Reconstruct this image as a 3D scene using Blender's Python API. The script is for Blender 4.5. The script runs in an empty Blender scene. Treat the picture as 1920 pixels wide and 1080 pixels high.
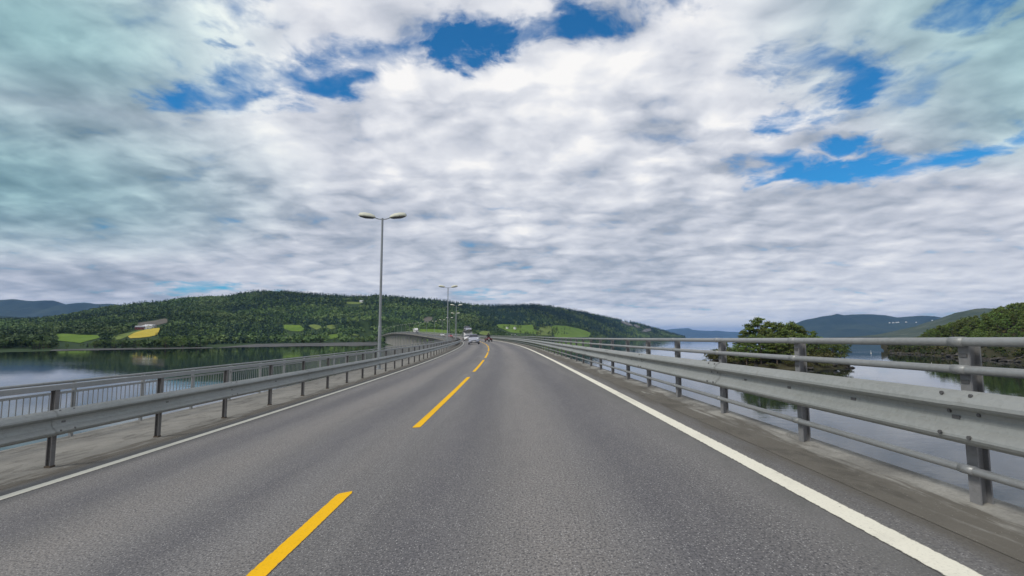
import bpy, math, random
import numpy as np
from mathutils import Vector, noise as mnoise
random.seed(7); RNG = np.random.default_rng(11)
SC = bpy.context.scene
COL = SC.collection

# ------------------------------------------------------------------ camera
CZ = 11.0                                   # camera height above the fjord
PITCH = math.atan(90 / 960)
cd = bpy.data.cameras.new('camera'); cam = bpy.data.objects.new('camera', cd); COL.objects.link(cam)
cam.location = (0, 0, CZ); cam.rotation_euler = (math.pi / 2 + PITCH, 0, 0)
cd.lens = 18; cd.sensor_width = 36; cd.clip_start = .05; cd.clip_end = 200000
SC.camera = cam
cP, sP = math.cos(PITCH), math.sin(PITCH)

# ------------------------------------------------------------------ light and exposure
SUN_EL, SUN_AZ = math.radians(46), math.radians(238)      # azimuth clockwise from +Y
SC.view_settings.view_transform = 'Standard'; SC.view_settings.look = 'None'
SC.view_settings.gamma = 1; SC.view_settings.use_curve_mapping = False
SC.view_settings.exposure = 0.5
SC.cycles.use_denoising = True
SC.cycles.volume_bounces = 0; SC.cycles.max_bounces = 8; SC.cycles.transparent_max_bounces = 8
sd = bpy.data.lights.new('sun', 'SUN'); sd.energy = 1.5; sd.angle = math.radians(14); sd.color = (1, .95, .87)
sun = bpy.data.objects.new('sun', sd); COL.objects.link(sun)
to_sun = Vector((math.sin(SUN_AZ) * math.cos(SUN_EL), math.cos(SUN_AZ) * math.cos(SUN_EL), math.sin(SUN_EL)))
sun.rotation_euler = to_sun.to_track_quat('Z', 'Y').to_euler(); sun.location = to_sun * 300 + Vector((0, 0, 300))


class NT:
    """small node helper"""
    def __init__(s, tree): s.t = tree; s.n = tree.nodes; s.l = tree.links
    def node(s, typ, **kw):
        n = s.n.new(typ)
        for k, v in kw.items(): setattr(n, k, v)
        return n
    def put(s, sock, v):
        if isinstance(v, bpy.types.NodeSocket): s.l.new(v, sock)
        elif v is not None: sock.default_value = v
    def m(s, op, a, b=None, c=None, clamp=False):
        n = s.node('ShaderNodeMath', operation=op, use_clamp=clamp)
        s.put(n.inputs[0], a); s.put(n.inputs[1], b)
        if c is not None: s.put(n.inputs[2], c)
        return n.outputs[0]
    def v(s, op, a, b=None):
        n = s.node('ShaderNodeVectorMath', operation=op); s.put(n.inputs[0], a)
        if b is not None: s.put(n.inputs[1], b)
        return n.outputs[0]
    def xyz(s, a):
        n = s.node('ShaderNodeSeparateXYZ'); s.put(n.inputs[0], a); return n.outputs
    def comb(s, x=0., y=0., z=0.):
        n = s.node('ShaderNodeCombineXYZ')
        for i, q in enumerate((x, y, z)): s.put(n.inputs[i], q)
        return n.outputs[0]
    def noise(s, vec, scale, detail=4, rough=.5, dist=0., dim='3D'):
        n = s.node('ShaderNodeTexNoise', noise_dimensions=dim); s.put(n.inputs['Vector'], vec)
        n.inputs['Scale'].default_value = scale; n.inputs['Detail'].default_value = detail
        n.inputs['Roughness'].default_value = rough; n.inputs['Distortion'].default_value = dist
        return n.outputs['Fac']
    def smooth(s, x, a, b, lo=0., hi=1.):
        n = s.node('ShaderNodeMapRange', interpolation_type='SMOOTHSTEP'); s.put(n.inputs[0], x)
        for i, q in zip((1, 2, 3, 4), (a, b, lo, hi)): n.inputs[i].default_value = q
        return n.outputs[0]
    def mix(s, f, a, b, blend='MIX'):
        n = s.node('ShaderNodeMix', data_type='RGBA', blend_type=blend); s.put(n.inputs[0], f)
        for i, q in ((6, a), (7, b)):
            if isinstance(q, (tuple, list)): q = (*q[:3], 1)
            s.put(n.inputs[i], q)
        return n.outputs[2]
    def ramp(s, f, stops):
        n = s.node('ShaderNodeValToRGB'); s.put(n.inputs[0], f); e = n.color_ramp.elements
        while len(e) < len(stops): e.new(.5)
        for q, (p, c) in zip(e, stops): q.position = p; q.color = (*c, 1)
        return n.outputs[0]
    def bump(s, h, strength, dist):
        n = s.node('ShaderNodeBump'); s.put(n.inputs['Strength'], strength)
        n.inputs['Distance'].default_value = dist; s.put(n.inputs['Height'], h); return n.outputs[0]


def px_dir(px, py):
    """direction through a photo pixel (1920 x 1080), as (X/Y, Z/Y)"""
    a, u = (px - 960) / 960, (540 - py) / 960
    Y = cP - u * sP; Z = sP + u * cP
    return a / Y, Z / Y


# ------------------------------------------------------------------ sky: Nishita behind a broken layer of cloud
W = bpy.data.worlds.new('World'); SC.world = W; W.use_nodes = True
wt = NT(W.node_tree); W.node_tree.nodes.clear()
sky = wt.node('ShaderNodeTexSky', sky_type='NISHITA', sun_disc=False)
sky.sun_elevation = SUN_EL; sky.sun_rotation = SUN_AZ; sky.altitude = 0; sky.air_density = 1.1; sky.dust_density = .3; sky.ozone_density = 2.5
gen = wt.node('ShaderNodeTexCoord').outputs['Generated']
dx, dy, dz = wt.xyz(gen)
wgt = wt.m('DIVIDE', 1., wt.m('ADD', wt.m("MAXIMUM", dz, 0.), 0.17))
u, v = wt.m('MULTIPLY', dx, wgt), wt.m('MULTIPLY', dy, wgt)
P2 = wt.comb(u, v, 0.)


def cloud_uv(px, py):
    t, m_ = px_dir(px, py); n = math.sqrt(t * t + 1 + m_ * m_); w = 1 / (max(m_ / n, 0) + 0.17)
    return t / n * w, 1 / n * w


warp = wt.noise(P2, 3., 3, .5)
Pw = wt.v('ADD', P2, wt.comb(wt.m('MULTIPLY', wt.m('SUBTRACT', warp, .5), .16), wt.m('MULTIPLY', wt.m('SUBTRACT', wt.noise(wt.v('ADD', P2, (7, 3, 1)), 3.4, 3, .5), .5), .16), 0.))


def capsules(segs, vec, soft=2.2):
    """soft union of thick segments given by photo positions on the cloud layer"""
    out = None
    for (a, b, ra, amp) in segs:
        A, B = cloud_uv(*a), cloud_uv(*b)
        dxy = (B[0] - A[0], B[1] - A[1]); L2 = max(dxy[0] ** 2 + dxy[1] ** 2, 1e-6)
        pa = wt.v('SUBTRACT', vec, (A[0], A[1], 0))
        dn = wt.node('ShaderNodeVectorMath', operation='DOT_PRODUCT'); wt.put(dn.inputs[0], pa); dn.inputs[1].default_value = (dxy[0] / L2, dxy[1] / L2, 0)
        h = wt.m('MINIMUM', wt.m('MAXIMUM', dn.outputs['Value'], 0.), 1.)
        sc_ = wt.node('ShaderNodeVectorMath', operation='SCALE'); sc_.inputs[0].default_value = (dxy[0], dxy[1], 0); wt.put(sc_.inputs[3], h)
        ln = wt.node('ShaderNodeVectorMath', operation='LENGTH'); wt.put(ln.inputs[0], wt.v('SUBTRACT', pa, sc_.outputs[0]))
        k = wt.smooth(ln.outputs['Value'], 0., ra * soft, amp, 0.)
        out = k if out is None else wt.m('MAXIMUM', out, k)
    return out


HOLES = [((345, 192), (480, 165), .085, .85), ((480, 160), (640, 140), .105, 1.0), ((640, 130), (800, 105), .085, .9), ((800, 100), (870, 105), .07, .85), ((860, 108), (950, 72), .075, 1.15), ((950, 68), (1090, 52), .075, .9), ((700, 100), (900, 60), .05, .6),
         ((1470, 100), (1560, 140), .085, .85), ((1560, 140), (1620, 180), .085, .95), ((1450, 240), (1500, 225), .10, 1.1), ((1440, 290), (1480, 325), .08, .8), ((1465, 328), (1640, 318), .095, 1.2), ((1640, 330), (1800, 300), .075, .85), ((1800, 298), (1930, 255), .085, .95),
         ((1580, 285), (1605, 275), .07, .95), ((1680, 200), (1740, 130), .09, .5), ((420, 5), (460, 5), .07, .8), ((430, 72), (440, 75), .04, .8), ((1820, 15), (1850, 25), .08, .8), ((340, 541), (425, 539), .16, .85), ((900, 548), (940, 553), .18, .6),
         ((1245, 2), (1290, 5), .05, .7)]
wob = wt.comb(wt.m('MULTIPLY', wt.m('SUBTRACT', wt.noise(Pw, 9., 5, .6), .5), .16), wt.m('MULTIPLY', wt.m('SUBTRACT', wt.noise(wt.v('ADD', Pw, (4, 9, 0)), 9., 5, .6), .5), .16), 0.)
big_wob = wt.comb(wt.m('MULTIPLY', wt.m('SUBTRACT', wt.noise(wt.v('ADD', Pw, (1, 7, 0)), 5., 5, .62), .5), .34), wt.m('MULTIPLY', wt.m('SUBTRACT', wt.noise(wt.v('ADD', Pw, (8, 2, 0)), 5., 5, .62), .5), .34), 0.)
hole = capsules(HOLES, wt.v('ADD', wt.v('ADD', Pw, wob), big_wob), 1.8)
SUNUV = (to_sun.x * .10, to_sun.y * .10, 0)


def billow(vec, fine):
    a = wt.noise(vec, 1.9, 2, .45); b = wt.noise(wt.v('ADD', vec, (5.2, 1.3, 0)), 4.6, fine, .5)
    return wt.m('ADD', wt.m('MULTIPLY', wt.m('SUBTRACT', a, .5), 1.3), wt.m('MULTIPLY', wt.m('SUBTRACT', b, .5), 1.25))


def puffs(vec, scale):
    n = wt.node('ShaderNodeTexVoronoi', feature='SMOOTH_F1', voronoi_dimensions='2D'); wt.put(n.inputs['Vector'], vec)
    n.inputs['Scale'].default_value = scale; n.inputs['Smoothness'].default_value = .55; n.inputs['Randomness'].default_value = 1.
    return wt.m('SUBTRACT', .48, n.outputs['Distance'])


Pp = wt.v('MULTIPLY', wt.v('ADD', Pw, wob), (.72, 1.12, 1))
puff = wt.m('ADD', wt.m('MULTIPLY', puffs(Pp, 5.2), .85), wt.m('MULTIPLY', puffs(wt.v('ADD', Pp, (3.3, 1.7, 0)), 11.), .32))
pbig = wt.smooth(wt.noise(wt.v('ADD', P2, (1.5, 6.2, 0)), 1.6, 2, .5), .38, .62, .25, 1.)       # puffs come in fields
puff = wt.m('MULTIPLY', puff, pbig)
d0 = billow(Pw, 4); d1 = billow(wt.v('ADD', Pw, SUNUV), 2)
n3 = wt.noise(P2, .75, 3, .5)
roll = wt.m('SUBTRACT', wt.noise(wt.v('MULTIPLY', wt.v('ADD', Pw, (2.3, .4, 0)), (.42, 1.15, 1)), 3.6, 5, .5), .5)
fine = wt.m('SUBTRACT', wt.noise(Pw, 13., 4, .5), .5)
dens = wt.m('ADD', wt.m('ADD', wt.m('MULTIPLY', d0, .62), wt.m('ADD', wt.m('ADD', wt.m('MULTIPLY', fine, .85), wt.m('MULTIPLY', puff, 1.05)), wt.m('MULTIPLY', roll, .45))), wt.m('SUBTRACT', .58, wt.m('MULTIPLY', hole, .95)))
cover = wt.smooth(dens, -.44, .46)
# cloud brightness: lit flanks and grey undersides of the puffs, heavier banks to the left
grey = capsules([((-300, 300), (0, 420), .6, 1.), ((-200, 60), (60, 60), .3, .9), ((-100, 250), (120, 300), .3, .8), ((300, 430), (560, 440), .5, .5), ((1080, 490), (1200, 495), .8, .5), ((1930, -60), (1990, 60), .3, .7), ((-500, 490), (220, 535), .55, 1.15), ((-300, 400), (180, 430), .5, .9)], Pw)
teal = capsules([((-300, 330), (-60, 330), .6, 1.), ((-200, 30), (40, 40), .3, 1.), ((1960, -60), (2100, 160), .3, .9)], P2)
glow = capsules([((1080, 592), (1240, 600), .3, 1.4), ((1270, 604), (1400, 608), .35, 1.9), ((1500, 560), (1800, 560), .4, .7), ((100, 480), (260, 470), .2, .9), ((300, 60), (520, 60), .16, .8), ((520, 40), (800, 20), .16, .8), ((700, 180), (1000, 165), .2, .8), ((1240, 95), (1330, 80), .14, 1.), ((700, 290), (1000, 280), .3, .6), ((1040, 430), (1120, 432), .3, .6)], Pw)
bri = wt.m('ADD', wt.m('ADD', wt.m('MULTIPLY', wt.m('SUBTRACT', d0, d1), .55), wt.m('ADD', wt.m('MULTIPLY', roll, .80), wt.m('MULTIPLY', puff, .62))), wt.m('MULTIPLY', wt.m('SUBTRACT', n3, .5), .8))
bri = wt.m('ADD', bri, wt.m('ADD', wt.m('MULTIPLY', d0, .40), wt.m('MULTIPLY', fine, .22)))
bri = wt.m('ADD', wt.m('MULTIPLY', bri, wt.smooth(dz, .02, .34, .66, 1.05)), wt.smooth(dz, .01, .16, .09, .02))
bri = wt.m('ADD', wt.m('SUBTRACT', wt.m('ADD', bri, .54), wt.m('MULTIPLY', grey, .25)), wt.m('MULTIPLY', glow, .22))
ccol = wt.ramp(bri, [(.0, (1.7, 2.05, 2.5)), (.3, (2.9, 3.2, 3.75)), (.55, (4.3, 4.5, 5.0)), (.8, (5.7, 5.8, 6.1)), (1., (7.0, 6.9, 6.8))])
ccol = wt.mix(teal, ccol, wt.mix(1., ccol, (.60, .90, .85), 'MULTIPLY'))
skyc = wt.mix(1., sky.outputs[0], (.12, .58, .86), 'MULTIPLY')
mixc = wt.mix(cover, skyc, ccol)
bg = wt.node('ShaderNodeBackground'); bg.inputs[1].default_value = .1; wt.put(bg.inputs[0], mixc)
wo = wt.node('ShaderNodeOutputWorld'); wt.l.new(bg.outputs[0], wo.inputs[0])


# ------------------------------------------------------------------ materials
def new_mat(name):
    m = bpy.data.materials.new(name); m.use_nodes = True; t = NT(m.node_tree)
    return m, t, m.node_tree.nodes['Principled BSDF']


def simple(name, col, rough=.5, metal=0., var=.12, scale=4., bump=0., spec=.5, coat=0.):
    m, t, b = new_mat(name)
    o = t.node('ShaderNodeTexCoord').outputs['Object']
    n = t.noise(o, scale, 6, .6)
    c = t.mix(n, tuple(q * (1 - var) for q in col), tuple(min(1, q * (1 + var)) for q in col))
    t.put(b.inputs['Base Color'], c); b.inputs['Metallic'].default_value = metal
    t.put(b.inputs['Roughness'], t.smooth(n, .2, .8, rough * .85, min(1, rough * 1.15)))
    b.inputs['Specular IOR Level'].default_value = spec; b.inputs['Coat Weight'].default_value = coat
    if bump: t.put(b.inputs['Normal'], t.bump(n, bump, .01))
    return m


def uvn(t):
    return t.node('ShaderNodeUVMap', uv_map='uv').outputs[0]


def mat_asphalt():
    m, t, b = new_mat('asphalt')
    uv = uvn(t); o, s, _ = t.xyz(uv)
    W_ = t.comb(o, s, 0.)
    grain = t.noise(t.v('MULTIPLY', W_, (1., .8, 1.)), 62., 3, .7)
    vor = t.node('ShaderNodeTexVoronoi'); t.put(vor.inputs['Vector'], W_); vor.inputs['Scale'].default_value = 72.
    chip = t.smooth(vor.outputs['Distance'], .12, .45, 1., 0.)
    sepc = t.xyz(vor.outputs['Color'])[0]
    big = t.noise(t.v('MULTIPLY', W_, (1., .07, 1.)), 1.6, 6, .6)
    med = t.noise(t.v('MULTIPLY', W_, (1., .35, 1.)), 5., 6, .65)
    base = t.mix(t.smooth(big, .3, .7), (.146, .141, .138), (.218, .210, .203))
    def band(c, w): return t.smooth(t.m('ABSOLUTE', t.m('SUBTRACT', o, c)), 0., w, 1., 0.)
    # wheel tracks are darker and show more stone, the lane middles are paler and browner
    mid_ = t.m('MAXIMUM', band(1.62, .62), t.m('MAXIMUM', band(-1.7, .6), t.m('MULTIPLY', band(-.15, .3), .6)))
    trk = t.m('MAXIMUM', t.m('MAXIMUM', band(.80, .55), band(2.45, .6)), t.m('MAXIMUM', band(-.85, .5), band(-2.55, .55)))
    base = t.mix(t.m('MULTIPLY', mid_, t.smooth(med, .25, .6, .4, .8)), base, (.250, .234, .218))
    base = t.mix(t.m('MULTIPLY', trk, t.smooth(med, .25, .7, .4, .8)), base, (.118, .115, .124))
    edge = t.m('MAXIMUM', band(3.34, .40), t.m('MAXIMUM', band(-3.6, .5), band(3.8, .3)))
    base = t.mix(t.m('MULTIPLY', edge, t.smooth(med, .3, .65, .4, .9)), base, (.125, .124, .117))
    rough_ = t.m('SUBTRACT', 1., t.m('MULTIPLY', edge, .7))
    base = t.mix(t.m('MULTIPLY', t.smooth(grain, .42, .66), t.m('MULTIPLY', rough_, .85)), base, (.045, .045, .050))
    base = t.mix(t.m('MULTIPLY', t.m('MULTIPLY', chip, t.smooth(sepc,   .3, .9, 0., .85)), rough_), base, (.46, .45, .44))
    base = t.mix(t.smooth(t.noise(W_, 14., 5, .75), .60, .72, 0., .35), base, (.06, .06, .062))
    grit = t.smooth(t.m('ADD', o, t.m('MULTIPLY', t.m('SUBTRACT', t.noise(t.v('MULTIPLY', W_, (3., .35, 1.)), 2.2, 6, .65, .4), .5), .55)), 3.54, 3.75)
    base = t.mix(t.m('MULTIPLY', grit, .9), base, t.mix(t.noise(W_, 34., 5, .7), (.055, .050, .042), (.155, .142, .118)))
    grit2 = t.smooth(t.m('ADD', o, t.m('MULTIPLY', t.m('SUBTRACT', t.noise(t.v('MULTIPLY', W_, (3., .4, 1.)), 2.5, 6, .65, .4), .5), .4)), -3.62, -3.88)
    base = t.mix(t.m('MULTIPLY', grit2, .8), base, t.mix(t.noise(W_, 34., 5, .7), (.055, .050, .042), (.13, .12, .10)))
    t.put(b.inputs['Base Color'], base); b.inputs['Roughness'].default_value = .75; b.inputs['Specular IOR Level'].default_value = .3
    t.put(b.inputs['Normal'], t.bump(t.m('ADD', grain, t.m('MULTIPLY', chip, .6)), .6, .008))
    return m


def mat_strip(name, light, dark, dirt, dirt_from, dirt_to, seed):
    """weathered concrete; dirt and grit gathers between two distances from the centre line"""
    m, t, b = new_mat(name)
    uv = uvn(t); o, s, _ = t.xyz(uv); W_ = t.comb(o, s, seed)
    n = t.noise(W_, 1.6, 7, .62); f = t.noise(W_, 34., 5, .7); streak = t.noise(t.v('MULTIPLY', W_, (3., .35, 1.)), 2.2, 6, .65, .4)
    c = t.mix(t.smooth(n, .3, .7), dark, light)
    d = t.smooth(o, dirt_from, dirt_to)
    d = t.smooth(t.m('ADD', t.m('MULTIPLY', t.m('SUBTRACT', streak, .5), 3.2), d), .25, .75)
    c = t.mix(t.m('MULTIPLY', d, .9), c, t.mix(f, tuple(q * .55 for q in dirt), tuple(q * 1.35 for q in dirt)))
    stain = t.noise(t.v('MULTIPLY', W_, (1.2, .45, 1.)), 2.6, 7, .72, .8); c = t.mix(t.smooth(stain, .50, .66, 0., .55), c, tuple(q * .48 for q in dirt))
    spk = t.smooth(t.noise(W_, 60., 2, .5), .66, .74)
    c = t.mix(t.m('MULTIPLY', spk, .5), c, (.42, .40, .36))
    c = t.mix(t.smooth(f, .35, .75, 0., .3), c, tuple(q * .5 for q in dark))
    t.put(b.inputs['Base Color'], c); b.inputs['Roughness'].default_value = .88; b.inputs['Specular IOR Level'].default_value = .25
    t.put(b.inputs['Normal'], t.bump(t.m('ADD', f, t.m('MULTIPLY', n, 2.)), .5, .012))
    return m


def mat_paint(name, col, worn, centres):
    m, t, b = new_mat(name); uv = uvn(t); o, s, _ = t.xyz(uv); W_ = t.comb(o, s, 2.)
    n = t.noise(W_, 60., 4, .65); g = t.noise(W_, 3., 5, .6)
    c = t.mix(t.smooth(n, .5, .75, 0., .55), col, tuple(q * .6 for q in col))
    c = t.mix(t.smooth(g, .45, .75, 0., worn), c, tuple(q * .68 for q in col))
    dist = None
    for cen, half in centres:
        q = t.m('DIVIDE', t.m('ABSOLUTE', t.m('SUBTRACT', o, cen)), half); dist = q if dist is None else t.m('MINIMUM', dist, q)
    rag = t.m('ADD', dist, t.m('MULTIPLY', t.m('SUBTRACT', t.noise(t.v('MULTIPLY', W_, (1., .6, 1.)), 30., 4, .7), .5), .5))
    stone = t.mix(t.noise(W_, 70., 3, .6), (.05, .05, .052), (.19, .185, .18))
    c = t.mix(t.smooth(rag, .88, 1.02), c, stone)
    c = t.mix(t.smooth(t.noise(t.v('MULTIPLY', W_, (1., .4, 1.)), 22., 6, .78), .60, .70, 0., min(1, worn * 2.2)), c, stone)
    tyre = t.noise(t.v('MULTIPLY', W_, (2., .12, 1.)), 3., 4, .6); c = t.mix(t.smooth(tyre, .5, .75, 0., worn * .9), c, tuple(q * .5 for q in col))
    t.put(b.inputs['Base Color'], c); b.inputs['Roughness'].default_value = .7; b.inputs['Specular IOR Level'].default_value = .15
    t.put(b.inputs['Normal'], t.bump(n, .3, .004)); return m


def mat_steel(name, col, var=.16, rough=.48, metal=.35):
    m, t, b = new_mat(name); o = t.node('ShaderNodeNewGeometry').outputs['Position']
    n = t.noise(o, 1.4, 6, .62); f = t.noise(t.v('MULTIPLY', o, (1, 1, 4)), 9., 5, .65); g = t.noise(o, 45., 3, .6)
    c = t.mix(n, tuple(q * (1 - var) for q in col), tuple(q * (1 + var) for q in col))
    c = t.mix(t.smooth(f, .52, .78, 0., .45), c, tuple(q * k for q, k in zip(col, (.62, .60, .56))))
    c = t.mix(t.smooth(g, .62, .75, 0., .3), c, tuple(q * .6 for q in col))
    big_ = t.noise(o, .55, 5, .65, .6); c = t.mix(t.smooth(big_, .45, .7, 0., .5), c, tuple(q * k for q, k in zip(col, (.72, .74, .70))))
    drip = t.noise(t.v('MULTIPLY', o, (6, 6, .5)), 2.6, 5, .7); c = t.mix(t.smooth(drip, .60, .74, 0., .5), c, tuple(q * k for q, k in zip(col, (.58, .54, .46))))
    vz = t.node('ShaderNodeTexVoronoi'); t.put(vz.inputs['Vector'], o); vz.inputs['Scale'].default_value = 38.
    c = t.mix(t.smooth(t.xyz(vz.outputs['Color'])[0], 0., 1., 0., .22), c, tuple(min(1, q * 1.35) for q in col))
    t.put(b.inputs['Base Color'], c); b.inputs['Metallic'].default_value = metal
    t.put(b.inputs['Roughness'], t.smooth(f, .25, .75, rough - .08, rough + .16)); return m


def mat_water():
    m, t, b = new_mat('fjord_water'); o = t.node('ShaderNodeNewGeometry').outputs['Position']
    patch = t.noise(t.v('MULTIPLY', o, (.35, 1., 1.)), .012, 4, .55)
    a = t.noise(t.v('MULTIPLY', o, (.55, 1., 1.)), .55, 4, .55, .3); c = t.noise(t.v('MULTIPLY', o, (.6, 1., 1.)), 1.9, 3, .5)
    sw = t.noise(t.v('MULTIPLY', o, (.4, 1., 1.)), .09, 2, .5)
    h = t.m('ADD', t.m('ADD', t.m('MULTIPLY', a, .8), t.m('MULTIPLY', c, .22)), t.m('MULTIPLY', sw, 1.2))
    t.put(b.inputs['Normal'], t.bump(h, t.smooth(patch, .42, .66, .024, .085), .35))
    t.put(b.inputs['Roughness'], t.smooth(patch, .4, .66, .0, .04))
    t.put(b.inputs['Base Color'], t.mix(patch, (.006, .012, .013), (.010, .020, .022)))
    b.inputs['IOR'].default_value = 1.34; b.inputs['Specular IOR Level'].default_value = .5
    return m


def mat_leaf(name, cols, scale=.25):
    m, t, b = new_mat(name)
    o = t.node('ShaderNodeTexCoord').outputs['Object']; oi = t.node('ShaderNodeObjectInfo').outputs['Random']
    n = t.noise(o, scale, 4, .6); f = t.noise(o, 2.4, 2, .5)
    c = t.ramp(t.m('ADD', t.m('MULTIPLY', n, .75), t.m('MULTIPLY', f, .25)), [(.32, cols[0]), (.5, cols[1]), (.68, cols[2])])
    hsv = t.node('ShaderNodeHueSaturation'); t.put(hsv.inputs['Color'], c)
    t.put(hsv.inputs['Hue'], t.m('ADD', t.m('MULTIPLY', oi, .035), .482)); t.put(hsv.inputs['Value'], t.m('ADD', t.m('MULTIPLY', oi, .5), .75))
    t.put(b.inputs['Base Color'], hsv.outputs[0]); b.inputs['Roughness'].default_value = .6; b.inputs['Specular IOR Level'].default_value = .25
    return m


def mat_attr_leaf(name):
    m, t, b = new_mat(name)
    at = t.node('ShaderNodeAttribute', attribute_name='kindcol').outputs['Color']
    o = t.node('ShaderNodeNewGeometry').outputs['Position']
    n = t.noise(o, .5, 2, .5)
    c = t.mix(t.smooth(n, .3, .7), at, t.mix(1., at, (1.28, 1.26, 1.2), 'MULTIPLY'))
    t.put(b.inputs['Base Color'], c); b.inputs['Roughness'].default_value = .7; b.inputs['Specular IOR Level'].default_value = .15
    return m


def mat_ground(name, stops, scale, detail=8, bump=0., rows=0.):
    m, t, b = new_mat(name); o = t.node('ShaderNodeNewGeometry').outputs['Position']
    n = t.noise(o, scale, detail, .62); f = t.noise(o, scale * 9, 5, .6)
    c = t.ramp(t.m('ADD', t.m('MULTIPLY', n, .7), t.m('MULTIPLY', f, .3)), stops)
    if rows:
        px_, py_, _ = t.xyz(o); w = t.m('SINE', t.m('ADD', t.m('MULTIPLY', px_, rows), t.m('ADD', t.m('MULTIPLY', py_, rows * .22), t.m('MULTIPLY', n, 5.))))
        c = t.mix(t.smooth(w, -.4, .8, 0., .35), c, t.mix(1., c, (.72, .74, .7), 'MULTIPLY'))
    t.put(b.inputs['Base Color'], c); b.inputs['Roughness'].default_value = .95; b.inputs['Specular IOR Level'].default_value = .1
    if bump: t.put(b.inputs['Normal'], t.bump(f, .6, bump))
    return m


M = dict(
    asphalt=mat_asphalt(),
    strip=mat_strip('dirty_concrete_edge', (.35, .34, .305), (.15, .145, .13), (.125, .114, .094), 4.30, 3.86, 5.),
    walk=mat_strip('walkway_concrete', (.255, .247, .222), (.190, .185, .168), (.100, .090, .074), -4.40, -3.85, 9.),
    white=mat_paint('white_road_paint', (.76, .735, .62), .36, ((3.415, .078), (-3.505, .078))), yellow=mat_paint('yellow_road_paint', (.82, .46, .002), .26, ((0., .062),)),
    steel=mat_steel('galvanised_steel', (.29, .30, .30)), beam=mat_steel('galvanised_beam', (.285, .298, .286), .16, .5, .2),
    postdark=mat_steel('dark_post_steel', (.15, .145, .142), .25, .65, .05), post=mat_steel('weathered_post_steel', (.22, .22, .222), .25, .6, .1), bolt=simple('bolt_steel', (.13, .13, .13), .5, .4),
    rust=simple('rusty_foot', (.085, .066, .048), .9), concrete=simple('bridge_concrete', (.52, .50, .44), .9, var=.22, scale=.35),
    galv=mat_steel('lamp_pole_steel', (.27, .295, .31), .1, .5, .15), lamphood=simple('lamp_hood', (.60, .61, .50), .6, var=.2, scale=6), lampglass=simple('lamp_lens', (.10, .10, .12), .25),
    water=mat_water(),
    pine=mat_leaf('pine_needles', [(.040, .068, .014), (.105, .145, .028), (.190, .225, .052)]),
    birch=mat_leaf('birch_leaves', [(.045, .078, .016), (.105, .165, .030), (.190, .250, .060)]),
    spruce=mat_leaf('spruce_needles', [(.012, .026, .014), (.026, .050, .022), (.050, .080, .032)]),
    shrub=mat_leaf('shrub_leaves', [(.040, .050, .014), (.095, .100, .026), (.170, .150, .045)], .6),
    bark=simple('bark', (.10, .075, .055), .95, var=.3, scale=3), rock=mat_ground('shore_rock', [(.3, (.03, .028, .026)), (.55, (.075, .07, .062)), (.78, (.26, .24, .215))], .5, 8, .2),
    hill=mat_ground('hill_ground', [(.3, (.018, .034, .014)), (.5, (.034, .058, .022)), (.7, (.062, .088, .034))], .006),
    islet=mat_ground('islet_ground', [(.3, (.022, .026, .012)), (.5, (.048, .046, .024)), (.7, (.085, .075, .05))], .15),
    far=mat_ground('far_mountain_ground', [(.3, (.010, .022, .018)), (.5, (.020, .036, .026)), (.74, (.06, .08, .05))], .0016),
    mid=mat_ground('mid_hill_ground', [(.3, (.035, .048, .030)), (.5, (.062, .080, .052)), (.7, (.115, .125, .09))], .012, 8, 3.),
    mud=mat_ground('mud_flat', [(.3, (.055, .056, .056)), (.5, (.095, .097, .095)), (.72, (.16, .158, .15))], .05),
    field=mat_ground('green_field', [(.3, (.085, .150, .022)), (.5, (.118, .190, .028)), (.7, (.155, .230, .042))], .02, rows=.55),
    pale=mat_ground('pale_green_field', [(.3, (.10, .145, .035)), (.5, (.145, .190, .05)), (.7, (.19, .23, .075))], .02, rows=.7),
    gold=mat_ground('yellow_field', [(.3, (.36, .29, .045)), (.5, (.46, .37, .055)), (.7, (.56, .44, .10))], .03, rows=.9),
    scrub=mat_ground('bare_scrub', [(.3, (.09, .085, .07)), (.5, (.125, .115, .095)), (.7, (.16, .15, .125))], .05),
    cliff=mat_ground('cliff_rock', [(.3, (.05, .055, .055)), (.5, (.16, .16, .155)), (.7, (.40, .38, .36))], .03),
    forest=mat_attr_leaf('forest_foliage'),
)


# ------------------------------------------------------------------ object helpers
def tag(o, label=None, cat=None, group=None, kind=None):
    for k, q in (('label', label), ('category', cat), ('group', group), ('kind', kind)):
        if q: o[k] = q
    return o


def empty(name, loc, rot=(0, 0, 0)):
    o = bpy.data.objects.new(name, None); COL.objects.link(o); o.location = loc; o.rotation_euler = rot; o.empty_display_size = .2
    return o


def make_mesh(name, verts, faces, mat, smooth=False, uvs=None):
    me = bpy.data.meshes.new(name); me.from_pydata([tuple(q) for q in verts], [], [tuple(f) for f in faces])
    for m_ in (mat if isinstance(mat, (list, tuple)) else [mat]): me.materials.append(m_)
    if uvs is not None:
        ul = me.uv_layers.new(name='uv'); li = np.empty(len(me.loops), int); me.loops.foreach_get('vertex_index', li)
        ul.data.foreach_set('uv', np.asarray(uvs, float)[li].ravel())
    if smooth: me.polygons.foreach_set('use_smooth', np.ones(len(me.polygons), bool))
    me.update(); return me


def link(name, me, parent=None, loc=None, rot=None):
    o = bpy.data.objects.new(name, me); COL.objects.link(o)
    if parent: o.parent = parent
    if loc is not None: o.location = loc
    if rot is not None: o.rotation_euler = rot
    return o


def obj(name, verts, faces, mat, parent=None, smooth=False, uvs=None, world=False):
    """world=True: verts are world coordinates and the (translated) parent chain is subtracted"""
    verts = np.asarray(verts, float)
    if world and parent is not None:
        off = np.zeros(3); p = parent
        while p is not None: off += np.array(p.location); p = p.parent
        verts = verts - off
    return link(name, make_mesh(name, verts, faces, mat, smooth, uvs), parent)


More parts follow.
